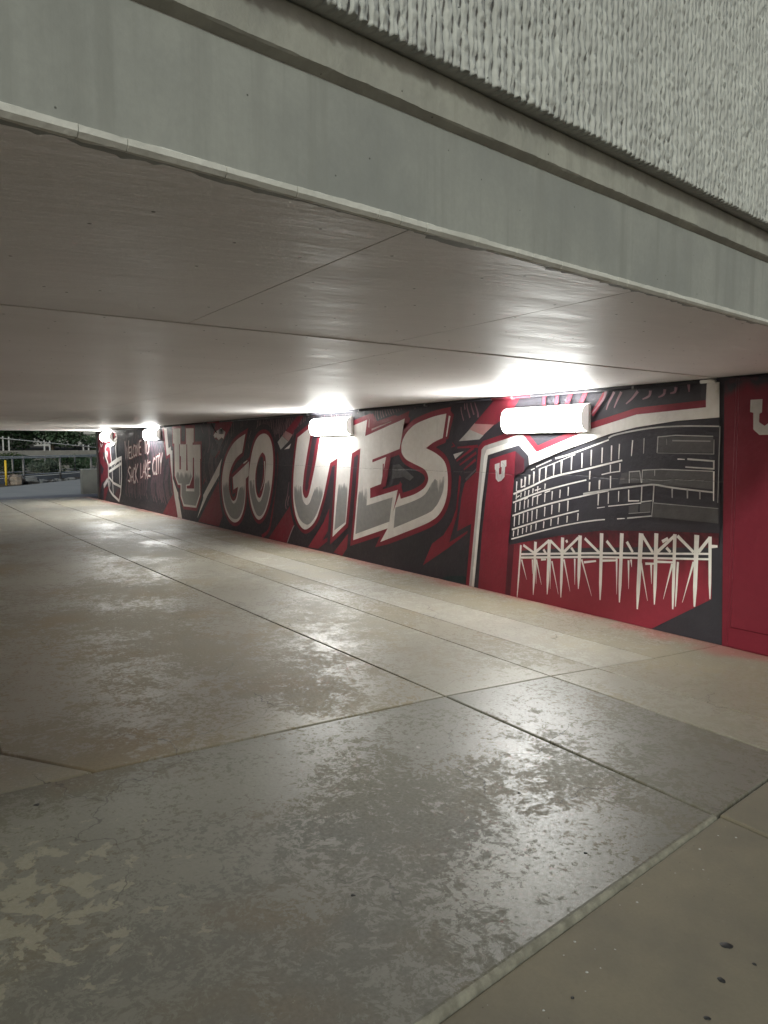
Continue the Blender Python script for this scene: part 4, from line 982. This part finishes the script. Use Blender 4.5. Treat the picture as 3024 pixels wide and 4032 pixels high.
# edge profile extruded along the skewed edge; o = distance out from the fascia face
U = Vector((.1738, -.9848, 0)); NO = Vector((-.9848, -.1738, 0)); A0 = Vector((xf(-.18), -.18, 0))
def pt(u, o, z): return A0 + U * u + NO * o + Vector((0, 0, z))
def strip(name, prof, mat, du=.02, u0=-6.5, u1=9.0, jit=None, fine=(-2.5, 4.6)):
    us = list(np.arange(u0, fine[0], .25)) + list(np.arange(fine[0], fine[1], du)) + list(np.arange(fine[1], u1, .25))
    us = np.array(us); v = []; f = []; n = len(prof)
    for i, u in enumerate(us):
        for k, (o, z) in enumerate(prof):
            j = jit[k] if jit else 0
            a = (vnoise(np.array([u * 9.]), np.array([k * 7.3]), 3)[0] - .5) * 2 * j + (vnoise(np.array([u * 37.]), np.array([k * 3.1]), 4)[0] - .5) * 1.4 * j
            v.append(pt(u, o + a * .5, z + a))
    for i in range(len(us) - 1):
        for k in range(n - 1):
            a = i * n + k
            f.append((a, a + 1, a + n + 1, a + n))
    return mesh_obj(name, v, f, mat, bridge)
strip('fascia', [(0, 2.224), (0, 2.30), (0, 2.40), (0, 2.474), (-.003, 2.4785), (-.03, 2.482)], M['fascia'], .03, jit=[.0012, .0003, .0003, .0006, .0008, 0])
strip('drip_bed', [(-.16, 2.2085), (-.012, 2.2045), (-.008, 2.2055), (.0015, 2.2205), (.001, 2.2245), (-.01, 2.227)], M['fascia'], .02, jit=[0, .0006, .0006, .0006, .0006, 0])
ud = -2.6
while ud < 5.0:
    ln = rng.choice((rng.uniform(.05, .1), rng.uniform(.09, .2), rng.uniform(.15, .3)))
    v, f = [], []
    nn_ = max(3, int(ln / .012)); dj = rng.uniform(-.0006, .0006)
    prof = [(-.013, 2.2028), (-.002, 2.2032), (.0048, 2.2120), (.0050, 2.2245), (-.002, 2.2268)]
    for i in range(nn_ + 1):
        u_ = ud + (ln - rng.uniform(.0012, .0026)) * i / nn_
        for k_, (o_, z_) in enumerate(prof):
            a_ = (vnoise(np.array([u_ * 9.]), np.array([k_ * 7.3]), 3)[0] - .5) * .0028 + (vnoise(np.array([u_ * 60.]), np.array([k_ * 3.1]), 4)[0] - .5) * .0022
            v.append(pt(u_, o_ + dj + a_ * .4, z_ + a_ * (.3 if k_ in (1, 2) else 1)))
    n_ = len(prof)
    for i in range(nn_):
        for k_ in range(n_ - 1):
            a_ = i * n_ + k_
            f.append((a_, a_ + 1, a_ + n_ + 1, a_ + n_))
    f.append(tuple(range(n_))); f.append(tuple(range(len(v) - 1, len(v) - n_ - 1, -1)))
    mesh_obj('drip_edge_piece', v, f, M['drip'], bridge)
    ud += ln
strip('ledge', [(-.004, 2.477), (.0165, 2.4915), (.020, 2.495), (.021, 2.54), (.021, 2.592), (.017, 2.598), (-.01, 2.599)], M['ledge'], .012, jit=[0, .0018, .0016, .0004, .0004, .001, 0])

# fractured ribbed parapet: height field
du, dz = .0026, .0072
uu = np.arange(-2.4, 5.0, du); zz = np.arange(2.60, 4.05, dz)
UU, ZZ = np.meshgrid(uu, zz)
per = .0312
wob = (vnoise(UU * 3, ZZ * 9, 11) - .5) * .0022 + (vnoise(UU * 45, ZZ * 48, 12) - .5) * .0030
ph = (UU + wob) / per
rid = np.floor(ph)
fr = np.abs((ph - rid) - .5) * 2                                # 0 at rib centre
shape = np.clip((.84 - fr) / .26, 0, 1)
chunk = ZZ * 58 + 40 * np.sin(rid * 12.9898) ; ci = np.floor(chunk + (ph - rid) * .9)
hsh = lambda a, b, c: (np.sin(a * 12.9898 + b * 78.233 + c) * 43758.5453) % 1.0
cf = np.clip(((chunk + (ph - rid) * .9) - ci - .35) / .65, 0, 1)
brk = hsh(rid, ci, 1.3) * (1 - cf) + hsh(rid, ci + 1, 1.3) * cf
big = vnoise(UU * 2.1, ZZ * 3.3, 15)
tilt = ((ph - rid) - .5) * ((hsh(rid, ci, 5.1) * (1 - cf) + hsh(rid, ci + 1, 5.1) * cf) - .5) * .008
O = .052 + shape * (.018 * (.72 + .44 * brk) * (.8 + .4 * big) + tilt) + (vnoise(UU * 130, ZZ * 85, 16) - .5) * .0046 * (.35 + shape)
nu, nz = len(uu), len(zz)
PX = A0.x + U.x * UU + NO.x * O; PY = A0.y + U.y * UU + NO.y * O
zj = ZZ.copy(); zj[0] += (vnoise(uu * 90, uu * 0 + 3, 18) - .5) * .004
top = np.stack([PX, PY, zj], -1).reshape(-1, 3)
bot = np.stack([A0.x + U.x * uu + NO.x * .012, A0.y + U.y * uu + NO.y * .012, np.full(nu, 2.601)], -1)
V = np.concatenate([top, bot])
idx = np.arange(nu * nz).reshape(nz, nu)
Q = np.stack([idx[:-1, :-1], idx[:-1, 1:], idx[1:, 1:], idx[1:, :-1]], -1).reshape(-1, 4)
bi = nu * nz + np.arange(nu)
Q2 = np.stack([bi[:-1], bi[1:], idx[0, 1:], idx[0, :-1]], -1)
Q = np.concatenate([Q, Q2])
me = bpy.data.meshes.new('ribbed_parapet')
me.vertices.add(len(V)); me.vertices.foreach_set('co', V.astype(np.float32).ravel())
me.loops.add(Q.size); me.loops.foreach_set('vertex_index', Q.astype(np.int32).ravel())
me.polygons.add(len(Q)); me.polygons.foreach_set('loop_start', np.arange(0, Q.size, 4, dtype=np.int32))
me.update(calc_edges=True); me.validate()
me.materials.append(M['rib'])
ro = bpy.data.objects.new('ribbed_parapet', me); COL.objects.link(ro); ro.parent = bridge; ro.location = -bridge.location



bk = MB(); c4 = [pt(-6.5, .012, 2.605), pt(9, .012, 2.605), pt(9, -.3, 2.605), pt(-6.5, -.3, 2.605)]
bk.add(c4 + [p + Vector((0, 0, 1.45)) for p in c4], [(0, 1, 5, 4), (1, 2, 6, 5), (2, 3, 7, 6), (3, 0, 4, 7), (4, 5, 6, 7), (3, 2, 1, 0)])
bk.build('parapet_core', M['rib'], bridge)
# far edge beam, seen end-on under the deck
fe = MB(); c4 = [(xe(-9) - .04, -9), (xe(6) - .04, 6), (xe(6) + .2, 6), (xe(-9) + .2, -9)]
fe.add([(x, y, 2.2) for x, y in c4] + [(x, y, 3.4) for x, y in c4], [(3, 2, 1, 0), (0, 1, 5, 4), (1, 2, 6, 5), (2, 3, 7, 6), (3, 0, 4, 7), (4, 5, 6, 7)])
fe.build('far_edge_beam', M['fascia'], bridge)

# ================================================================== tunnel walls
WY = -5.725
wall = root('tunnel_wall', (12, -5.9, 0), 'long concrete underpass wall painted with a red, black and white graffiti mural', 'wall')
MB().box(1.0, 26.0, -6.25, WY, -.15, 2.26).build('wall_body', M['black'], wall)
left = root('tunnel_wall', (12, 3.2, 0), 'unseen rose and red painted concrete underpass wall facing the mural', 'wall')
MB().box(xf(3.0) + .1, 25.2, 3.0, 3.5, -.15, 2.26).build('wall_body', M['facing'], left)  # out of view; distance and paint invented, set for bounced light
MB().box(xf(3.0) + .1, 25.2, 2.98, 2.9998, 0, .7).build('dado', M['red'], left)
def wx(s, z, off): return (s, WY + off, z)
LAY = .00005
lay = [4]
def nextlay():
    lay[0] += 1
    return lay[0] * LAY
def smooth_pts(pts, closed):
    n = len(pts); out = []
    rngk = range(n) if closed else range(n - 1)
    for i in rngk:
        p1 = pts[i]; p2 = pts[(i + 1) % n]
        p0 = pts[i - 1] if (closed or i > 0) else p1
        p3 = pts[(i + 2) % n] if (closed or i + 2 < n) else p2
        if len(p1) > 2: p0 = p1
        if len(p2) > 2: p3 = p2
        if len(p1) > 2 and len(p2) > 2:
            out.append(p1[:2]); continue
        for k in range(4):
            t = k / 4
            q = []
            for a in range(2):
                m1 = (p2[a] - p0[a]) * .5; m2 = (p3[a] - p1[a]) * .5
                q.append((2 * t**3 - 3 * t**2 + 1) * p1[a] + (t**3 - 2 * t**2 + t) * m1 + (-2 * t**3 + 3 * t**2) * p2[a] + (t**3 - t**2) * m2)
            out.append(tuple(q))
    if not closed: out.append(pts[-1][:2])
    return out
def sheet(name, pts, mat, parent, off=None):
    off = nextlay() if off is None else off
    tri = tessellate_polygon([[Vector((p[0], p[1], 0)) for p in pts]])
    v = [wx(p[0], p[1], off) for p in pts]; f = []
    for t in tri:
        a, b, c = [pts[i] for i in t]
        ar = (b[0] - a[0]) * (c[1] - a[1]) - (c[0] - a[0]) * (b[1] - a[1])
        if abs(ar) < 1e-9: continue
        f.append(tuple(t) if ar < 0 else (t[0], t[2], t[1]))
    return mesh_obj(name, v, f, M[mat], parent)
def stroke_geo(pts, w0, w1, off, v, f):
    n = len(pts); base = len(v)
    cum = [0]
    for i in range(1, n): cum.append(cum[-1] + math.dist(pts[i], pts[i - 1]))
    for i in range(n):
        a = Vector(pts[max(i - 1, 0)]); b = Vector(pts[i]); c = Vector(pts[min(i + 1, n - 1)])
        d1 = (b - a) if i > 0 else (c - b); d2 = (c - b) if i < n - 1 else (b - a)
        d1.normalize(); d2.normalize()
        nn = Vector((-d1.y, d1.x)) + Vector((-d2.y, d2.x))
        nn = nn.normalized() if nn.length > .2 else Vector((-d1.y, d1.x))
        cc = max(.5, nn.dot(Vector((-d1.y, d1.x))))
        w = (w0 + (w1 - w0) * cum[i] / max(cum[-1], 1e-6)) / 2 / cc
        for s in (1, -1):
            q = b + nn * w * s
            v.append(wx(q.x, min(max(q.y, .003), 2.2), off))
    for i in range(n - 1):
        a = base + 2 * i
        p, q, r = v[a], v[a + 1], v[a + 3]
        ar = (q[0] - p[0]) * (r[2] - p[2]) - (r[0] - p[0]) * (q[2] - p[2])
        f.append((a, a + 1, a + 3, a + 2) if ar < 0 else (a, a + 2, a + 3, a + 1))
def stroke(name, pts, w0, w1, mat, parent):
    v, f = [], []
    stroke_geo([p[:2] for p in pts], w0, w1, nextlay(), v, f)
    return mesh_obj(name, v, f, M[mat], parent)

# wavy wood-grain lines behind everything
wv, wf = [], []
woff = nextlay()
def waves(s0, s1, z0, z1, step, amp, seed, zlen=(.3, .9)):
    r = random.Random(seed)
    s = s0
    while s < s1:
        za = r.uniform(z0, z1 - .15); 
        if r.random() < .6: za = z0 + r.random() * .15
        zb = min(z1, za + r.uniform(*zlen)); n = max(4, int((zb - za) / .06))
        p = []
        for i in range(n + 1):
            z = za + (zb - za) * i / n
            p.append((s + amp * math.sin(z * 5.2 + s * .8 + 1.5 * math.sin(s * .37 + seed)) + .02 * math.sin(z * 19 + s * 7), z))
        stroke_geo(p, r.uniform(.018, .034), .012, woff, wv, wf)
        s += step * r.uniform(.7, 1.3)
waves(17.0, 22.5, .25, 2.1, .085, .12, 1, (.8, 1.7))
waves(13.0, 16.9, .9, 2.15, .09, .14, 2, (.4, 1.1))
waves(11.0, 13.2, 1.75, 2.15, .065, .06, 3, (.25, .45))
waves(10.75, 11.9, .55, 1.35, .075, .10, 4, (.3, .7))
waves(6.9, 9.3, 1.95, 2.16, .06, .06, 5, (.15, .25))
waves(9.3, 10.9, 1.9, 2.15, .08, .05, 6, (.1, .22))
kind(mesh_obj('wavy_lines', wv, wf, M['dull'], wall), 'stuff')

groups = {}; gname = {}
def place(key, name, mk):
    if key in gname and key in groups:
        o = mk(name, groups[key]); o.location = (0, 0, 0)
        return o
    if key in gname:
        o = mk(gname[key], wall); groups[key] = o
        return o
    return mk(name, wall)
def pts_of(e): return smooth_pts(e[5], e[0] == 'p') if e[4] else [p[:2] for p in e[5]]
LET = ('uu', 'lg', 'lo', 'lt', 'lu', 'le', 'ls')
first_g = next(i for i, e in enumerate(MURAL) if e[0] == 'g')
POST = [e for e in MURAL if e[1] == 'post']
MURAL = [e for e in MURAL if e[1] != 'post']
def emit(e):
    if e[0] == 'p' and e[2] == 'shade' and e[1] in LET:
        zt_ = max(q[1] for q in e[5]) + .01
        M['fade_' + e[1]] = brushed_fade('brushed_grey_paint', zt_)
        e = e[:3] + ('fade_' + e[1],) + e[4:]
    if e[0] == 'g': gname[e[1]] = e[2]
    elif e[0] == 'p': return place(e[1], e[2], lambda n, p: sheet(n, pts_of(e), e[3], p))
    else: return place(e[1], e[2], lambda n, p: stroke(n, pts_of(e), e[6], e[7], e[3], p))
for e in MURAL[:first_g]: emit(e)
# halo and red outline of every big letter lie under all the fills
LET = ('uu', 'lg', 'lo', 'lt', 'lu', 'le', 'ls')
pend = []
for key in LET:
    fill = next(e for e in MURAL if e[0] == 'p' and e[1] == key)
    pend.append((key, pts_of(fill)))
GROW = {'uu': (.07, .17), 'lg': (.075, .17), 'lo': (.075, .17), 'lt': (.07, .16), 'lu': (.07, .16), 'le': (.07, .16), 'ls': (.07, .19)}
under = []
def ring(name, p, d, mat):
    off = nextlay(); v = []; f = []
    outp = inset_poly(p, -d); inp = inset_poly(p, .015); n = len(p)
    for i in range(n):
        o_ = off + i * 4e-6; j = (i + 1) % n; k = len(v)
        v += [wx(q[0], min(max(q[1], .003), 2.19), o_) for q in (inp[i], outp[i], outp[j], inp[j])]
        f.append((k, k + 1, k + 2, k + 3))
    o = mesh_obj(name, v, f, M[mat], wall)
    lay[0] += int(n * 4e-6 / LAY) + 1
    return o
def clampz(pts): return [(s, min(max(z, .003), 2.19)) for s, z in pts]
for nm, gi, mat in (('black_halo', 1, 'black'), ('red_outline', 0, 'red')):
    for key, p in pend:
        under.append((key, ring(nm, p, GROW[key][gi], mat)))
# red block shadows on the tops of T, E and S
for e in POST: emit(e)
for e in MURAL[first_g:]: emit(e)
for key, o in under:
    o.parent = groups[key]; o.location = (0, 0, 0)

# right-hand red panel, raised in two steps, with the block letter
rp = sheet('red_panel', [(1.02, .004), (3.665, .004), (3.72, 2.15), (3.72, 2.19), (1.02, 2.19)], 'redpanel', wall)
def raised(name, s0, s1, z0, z1, o0, o1, bev, mat, parent):
    v = [wx(s, z, o0) for s, z in ((s0, z0), (s1, z0), (s1, z1), (s0, z1))] + [wx(s, z, o1) for s, z in ((s0 + bev, z0 + bev), (s1 - bev, z0 + bev), (s1 - bev, z1 - bev), (s0 + bev, z1 - bev))]
    o = mesh_obj(name, v, [(7, 6, 5, 4), (0, 4, 5, 1), (1, 5, 6, 2), (2, 6, 7, 3), (3, 7, 4, 0)], M[mat], parent)
    o.location = (0, 0, 0)
    return o
raised('moulding', 1.02, 3.625, .005, 2.188, .020, .030, .012, 'redpanel', rp)
raised('moulding', 1.02, 3.592, .170, 2.186, .030, .040, .010, 'redpanel', rp)
bu = [(3.482, 2.006), (3.385, 2.006), (3.385, 1.905), (3.405, 1.895), (3.405, 1.83), (3.36, 1.80), (3.315, 1.83), (3.315, 1.895), (3.335, 1.905), (3.335, 2.006), (3.238, 2.006), (3.238, 1.91), (3.262, 1.905), (3.27, 1.775), (3.32, 1.732), (3.40, 1.732), (3.45, 1.775), (3.455, 1.905), (3.482, 1.912)]
o = sheet('painted_emblem', bu, 'lightgrey', rp, .0405); o.location = (0, 0, 0)
sheet('bare_end', [(25.72, .004), (26.0, .004), (26.0, 2.19), (25.72, 2.19)], 'endconc', wall)

# ================================================================== wall lights
def wall_light(s0, s1, zc_, label, lit='lit'):
    r = root('wall_light', (s0 + (s1 - s0) / 2, WY + .02, zc_ - .13), label, 'lamp', 'tubular lights along the mural wall')
    y0 = WY + .021; hh = .128; dep = .095
    MB().box(s0 - .004, s1 + .004, y0, y0 + .034, zc_ - hh - .009, zc_ + hh + .009, .005).build('mounting_plate', M['plastic'], r)
    def arc(k, n, grow=0):
        t = -math.pi / 2 + math.pi * k / n
        return (y0 + .026 + (dep + grow) * math.cos(t) ** .75 if abs(math.cos(t)) > 1e-6 else y0 + .026, zc_ + (hh + grow) * math.sin(t))
    n = 20; v = []; f = []
    for s in (s0 + .012, s1 - .012):
        v += [(s, *arc(k, n)) for k in range(n + 1)]
    for k in range(n): f.append((k, k + 1, n + 1 + k + 1, n + 1 + k))
    mesh_obj('diffuser', v, f, M[lit], r, True)
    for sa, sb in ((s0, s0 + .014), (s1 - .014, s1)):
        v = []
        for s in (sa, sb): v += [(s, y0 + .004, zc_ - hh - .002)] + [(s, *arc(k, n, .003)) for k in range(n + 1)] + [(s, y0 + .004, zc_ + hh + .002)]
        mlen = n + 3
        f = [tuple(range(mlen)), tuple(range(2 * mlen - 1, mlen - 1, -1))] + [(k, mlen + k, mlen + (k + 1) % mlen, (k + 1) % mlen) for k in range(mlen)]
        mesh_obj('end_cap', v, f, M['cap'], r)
wall_light(5.12, 6.28, 1.925, 'lit white wall light above the painted stadium')
wall_light(9.60, 10.76, 1.965, 'lit white wall light above the U of the big white lettering')
wall_light(18.95, 20.11, 2.0, 'lit white wall light above the small handwritten lettering', 'lit_boosted')
wall_light(23.72, 24.88, 2.0, 'lit white wall light above the painted helmet', 'lit_boosted')

# conduit under the soffit
cd = root('conduit', (12, WY + .05, 2.15), 'thin black conduit pipe clipped along the top of the mural wall', 'pipe')
yc_, zc_ = WY + .032, 2.178
for a, b, mt in ((6.55, 14.9, 'black'), (14.9, 15.6, 'red'), (15.6, 25.6, 'black'), (5.93, 6.55, 'red'), (3.93, 5.93, 'black')):
    p = MB().tube([(a, yc_, zc_), (b, yc_, zc_)], .0125, 10).build('pipe', M[mt], cd, True)
    if mt == 'red': p['label'] = 'red painted stretch of pipe'
MB().tube([(3.93, yc_, zc_), (3.84, yc_, zc_), (3.80, yc_, zc_ - .006), (3.785, yc_, zc_ - .03), (3.782, yc_, zc_ - .10)], .0155, 10).build('elbow', M['white'], cd, True)['label'] = 'white painted elbow'
for s in np.arange(4.6, 25, 1.6):
    MB().box(s, s + .022, WY + .002, yc_ + .016, zc_ - .018, zc_ + .018, .003).build('clip', M['darksteel'], cd)
jb = root('junction_box', (14.83, WY + .03, 1.93), 'small empty light mount with a dangling black wire on the mural', 'junction box')
MB().box(14.775, 14.875, WY + .02, WY + .065, 1.93, 2.035, .006).build('box', M['darksteel'], jb)
MB().tube([(15.33, WY + .045, 2.165), (15.28, WY + .055, 2.12), (15.12, WY + .07, 2.03), (14.99, WY + .07, 1.965)], .011, 8).build('wire', M['cable'], jb, True)

# ================================================================== outside, beyond the far end
wing = root('low_wall', (29.4, -7.0, 0), 'low grey concrete wing wall at the far end of the underpass', 'wall')
MB().box(29.3, 29.62, -8.6, -5.90, -.1, .88, .015).build('wall_body', M['block'], wing)
MB().box(29.28, 29.64, -8.6, -5.88, .881, .905, .008).build('coping', M['kerb'], wing)
kb = root('kerb', (44, -6.5, 0), 'pale concrete kerb running under the two steel railings', 'kerb')
def ribbon_box(p0, p1, w, z0, z1, mat, name, parent):
    a = Vector((*p0, 0)); b = Vector((*p1, 0)); d = (b - a).normalized(); n = Vector((-d.y, d.x, 0)) * w / 2
    c = [a - n, b - n, b + n, a + n]
    return MB().add([(*q.xy, z0) for q in c] + [(*q.xy, z1) for q in c], [(3, 2, 1, 0), (4, 5, 6, 7), (0, 1, 5, 4), (1, 2, 6, 5), (2, 3, 7, 6), (3, 0, 4, 7)]).build(name, mat, parent)
ribbon_box((37.6, -1.6), (53.5, -12.8), .5, -.1, .20, M['kerb'], 'kerb_body', kb)
def railing(posts, label, hgt, mat, rr=.034, pr=.055):
    r = root('railing', (posts[0][0], posts[0][1], 0), label, 'railing')
    for x, y in posts:
        MB().tube([(x, y, -.05), (x, y, hgt + .05)], pr, 10).build('post', mat, r, True)
    for z in (hgt, .30):
        MB().tube([(x, y, z) for x, y in posts], rr, 8).build('rail', M['steel'], r, True)
railing([(38.1, -1.5), (40.7, -3.66), (43.37, -5.87), (46.1, -8.13), (48.9, -10.4), (51.6, -12.6)], 'front steel railing standing by the boulders and pale kerb', 1.18, M['darksteel'])
railing([(43.5, -1.6), (46.1, -3.8), (48.83, -6.04), (51.4, -8.2), (54.0, -10.45), (56.6, -12.7)], 'rear steel railing standing in front of the clipped shrubs', 1.2, M['darksteel'])
bo = root('bollard', (39.27, -4.56, 0), 'thin yellow bollard post beside the brown boulder', 'bollard')
MB().tube([(39.27, -4.56, -.05), (39.27, -4.56, 1.09)], .052, 14).build('post', M['yellow'], bo, True)
MB().tube([(39.27, -4.56, 1.09), (39.27, -4.56, 1.115), (39.27, -4.56, 1.13)], .052, 14, .03).build('cap', M['yellow'], bo, True)
def boulder(c, r, mat, seed, label, grp=None):
    rs = np.random.RandomState(seed); n, mm = 14, 9; v = []; f = []
    for i in range(mm + 1):
        th = math.pi * i / mm
        for k in range(n):
            p = 2 * math.pi * k / n
            d = Vector((math.sin(th) * math.cos(p), math.sin(th) * math.sin(p), math.cos(th)))
            q = 1 + .22 * math.sin(3 * d.x + seed) * math.cos(2.3 * d.y + seed * 2) + .12 * math.sin(6 * d.z + 4 * d.x + seed) + rs.uniform(-.05, .05)
            v.append((c[0] + d.x * r[0] * q, c[1] + d.y * r[1] * q, c[2] + d.z * r[2] * q))
    for i in range(mm):
        for k in range(n): f.append((i * n + k, (i + 1) * n + k, (i + 1) * n + (k + 1) % n, i * n + (k + 1) % n))
    o = mesh_obj('boulder', v, f, mat)
    return tag(o, label, 'rock', grp)
boulder((39.6, -5.02, .16), (.36, .40, .30), M['stone'], 2, 'large brown boulder beside the yellow bollard')
boulder((40.0, -5.68, .10), (.34, .42, .20), M['stone2'], 5, 'flat grey boulder next to the large brown boulder')
for i in range(12):
    t = i / 11
    boulder((40.6 + t * 3.2 + rng.uniform(-.2, .2), -6.15 - t * 2.3 + rng.uniform(-.25, .25), .03), (rng.uniform(.10, .18), rng.uniform(.10, .2), rng.uniform(.06, .11)), M['stone2'], 20 + i,
            'small grey edging stone lying along the foot of the kerb', 'small stones along the kerb')

rw = root('retaining_wall', (58, -9, 0), 'pale concrete retaining wall behind the shrubs', 'wall')
MB().box(58, 58.4, -24, 12, -.2, 1.53, .02).build('wall_body', M['block'], rw)
hr = root('handrail', (59.5, -9, 1.5), 'sloping steel handrail with paired posts above the retaining wall', 'railing')
for y in (-3.2, -3.55, -6.81, -7.18, -9.48, -9.84, -12.15, -12.51, -15.2, -15.55):
    zt = 2.54 + (y + 6.81) * .109
    MB().box(59.46, 59.54, y - .045, y + .045, 1.0, zt, .01).build('post', M['steel'], hr)
MB().tube([(59.40, 2.0, 3.33), (59.40, -16, 1.41)], .03, 8).build('rail', M['steel'], hr, True)
kind(MB().add([(58.4, -60, 1.2), (75, -60, 1.9), (75, 40, 1.9), (58.4, 40, 1.2)], [(0, 1, 2, 3)]).build('upper_terrace', M['dirt']), 'structure')
bl = root('building', (88, -22, 0), 'pale concrete building behind the trees beyond the handrail', 'building')
MB().box(85, 92, -34, -16.25, 0, 9).build('wall', M['kerb'], bl)
MB().box(84.93, 85.0, -34, -16.25, 3.05, 3.2).build('string_course', M['block'], bl)
for i in range(4):
    y = -18.2 - i * 3
    w_ = MB().box(84.97, 85.02, y - 1.2, y, 4.4, 6.4).build('window', M['asphalt'], bl)
stp = root('steps', (83, -15, 1.5), 'pale concrete steps climbing beside the building', 'steps')
for i in range(7):
    MB().box(79 + i * .8, 79.8 + i * .8 + .02, -16.2, -12.5, 1.3, 2.3 + i * .22).build('step', M['kerb'], stp)

# foliage: leaf clumps spread through the plant's volume
def leaf_mesh(name, n, rad, size, seed, hollow=.35, mat='leaf_dark', squash=1.0):
    r = random.Random(seed); v = []; f = []
    lobes = [(Vector((r.uniform(-.62, .62), r.uniform(-.62, .62), r.uniform(-.45, .6))), r.uniform(.32, .55)) for _ in range(11)]
    for i in range(n):
        c, q = r.choice(lobes)
        d = Vector((r.gauss(0, 1), r.gauss(0, 1), r.gauss(0, 1))).normalized() * q * (hollow + (1 - hollow) * r.random() ** .4)
        p = c + d
        p = Vector((p.x * rad[0], p.y * rad[1], p.z * rad[2]))
        a = Vector((r.gauss(0, 1), r.gauss(0, 1), r.gauss(0, .7))).normalized(); b = a.orthogonal().normalized()
        s = size * r.uniform(.6, 1.4)
        k = len(v)
        v += [p - a * s, p + b * s * .42, p + a * s, p - b * s * .42]
        f.append((k, k + 1, k + 2, k + 3))
    me = bpy.data.meshes.new(name); me.from_pydata([tuple(x) for x in v], [], f); me.materials.append(M[mat]); me.update()
    return me
def plant(kindname, loc, me, label, cat, trunk, grp=None, sc=1.0, rz=0.0):
    r = root(kindname, loc, label, cat, grp)
    o = bpy.data.objects.new('crown' if cat == 'tree' else 'foliage', me); COL.objects.link(o); o.parent = r
    o.location = (0, 0, trunk[1]); o.scale = (sc, sc, sc); o.rotation_euler = (0, 0, rz)
    b = MB()
    for i in range(trunk[2]):
        a = 2 * math.pi * i / trunk[2] + rz
        b.tube([(0.04 * math.cos(a), .04 * math.sin(a), -.1), (.1 * math.cos(a), .1 * math.sin(a), trunk[1] * .5), (trunk[3] * math.cos(a), trunk[3] * math.sin(a), trunk[1] * 1.15)], trunk[0], 6, trunk[0] * .4)
    t = b.build('trunk' if cat == 'tree' else 'stem', M['wood'], None)
    t.parent = r
    return r
shrub_a = leaf_mesh('shrub_foliage', 2200, (1.5, 1.7, .8), .075, 1, mat='leaf_dark')
shrub_b = leaf_mesh('bright_shrub_foliage', 2200, (1.2, 1.6, .55), .07, 2, mat='leaf')
shrub_c = leaf_mesh('grey_shrub_foliage', 1800, (1.0, 1.1, .7), .08, 3, mat='leaf_grey')
for i, (x, y, s) in enumerate(((51.2, -3.6, .95), (52.3, -6.2, 1.0), (53.6, -8.9, .9), (54.6, -11.2, 1.0), (56.4, -13.6, 1.05))):
    plant('shrub', (x, y, 0), shrub_a, 'dark green shrub behind the rear railing, %s from the low wing wall' % ('fifth', 'fourth', 'third', 'second', 'first')[i], 'shrub', (.03, .55, 4, .5), 'dark shrubs behind the railings', s, i * 1.3)
for i, (x, y, z, s) in enumerate(((56.3, -4.7, .55, 1.0), (56.3, -6.9, .6, 1.05))):
    plant('bright_shrub', (x, y, 0), shrub_b, 'bright green clipped shrub before the retaining wall, the one %s the bollard' % ('nearer', 'farther from')[i], 'shrub', (.03, .95, 4, .5), 'bright shrubs by the retaining wall', s, i * 2)
plant('grey_shrub', (50.3, -7.9, 0), shrub_c, 'grey green bushy grass clump between the two railings', 'shrub', (.02, .45, 5, .3), None, .8)
plant('grey_shrub', (50.0, -4.7, 0), shrub_c, 'grey green shrub beside the bollard, behind the front railing', 'shrub', (.02, .45, 5, .3), None, .8, 2.1)
tree_a = leaf_mesh('tree_crown', 5200, (3.0, 3.4, 2.0), .15, 6, mat='leaf_dark')
tree_b = leaf_mesh('young_tree_crown', 2600, (1.5, 1.7, 1.2), .12, 8, mat='leaf')
for i, (x, y, s) in enumerate(((66, -3.5, 1.0), (67.5, -7.8, 1.05), (66.4, -11.2, .85), (70.5, -1.0, 1.2))):
    plant('evergreen_tree', (x, y, 1.4), tree_a, 'dense dark evergreen tree behind the sloping handrail, %s from the pale building' % ('third', 'second', 'first', 'fourth')[i], 'tree', (.14, 1.5, 3, .9), 'evergreen trees behind the handrail', s, i * 1.7)
plant('young_tree', (72, -13.6, 1.7), tree_b, 'young leafy tree with several thin bare stems by the building', 'tree', (.05, 2.6, 4, .7), None, 1.0)
for i, (x, y) in enumerate(((66, -14.6), (66.5, -17.2))):
    plant('hedge_shrub', (x, y, 1.4), shrub_a, 'dark rounded shrub at the foot of the pale building, %s from its corner' % ('first', 'second')[i], 'shrub', (.03, .55, 4, .5), 'shrubs at the foot of the building', 1.25, i)
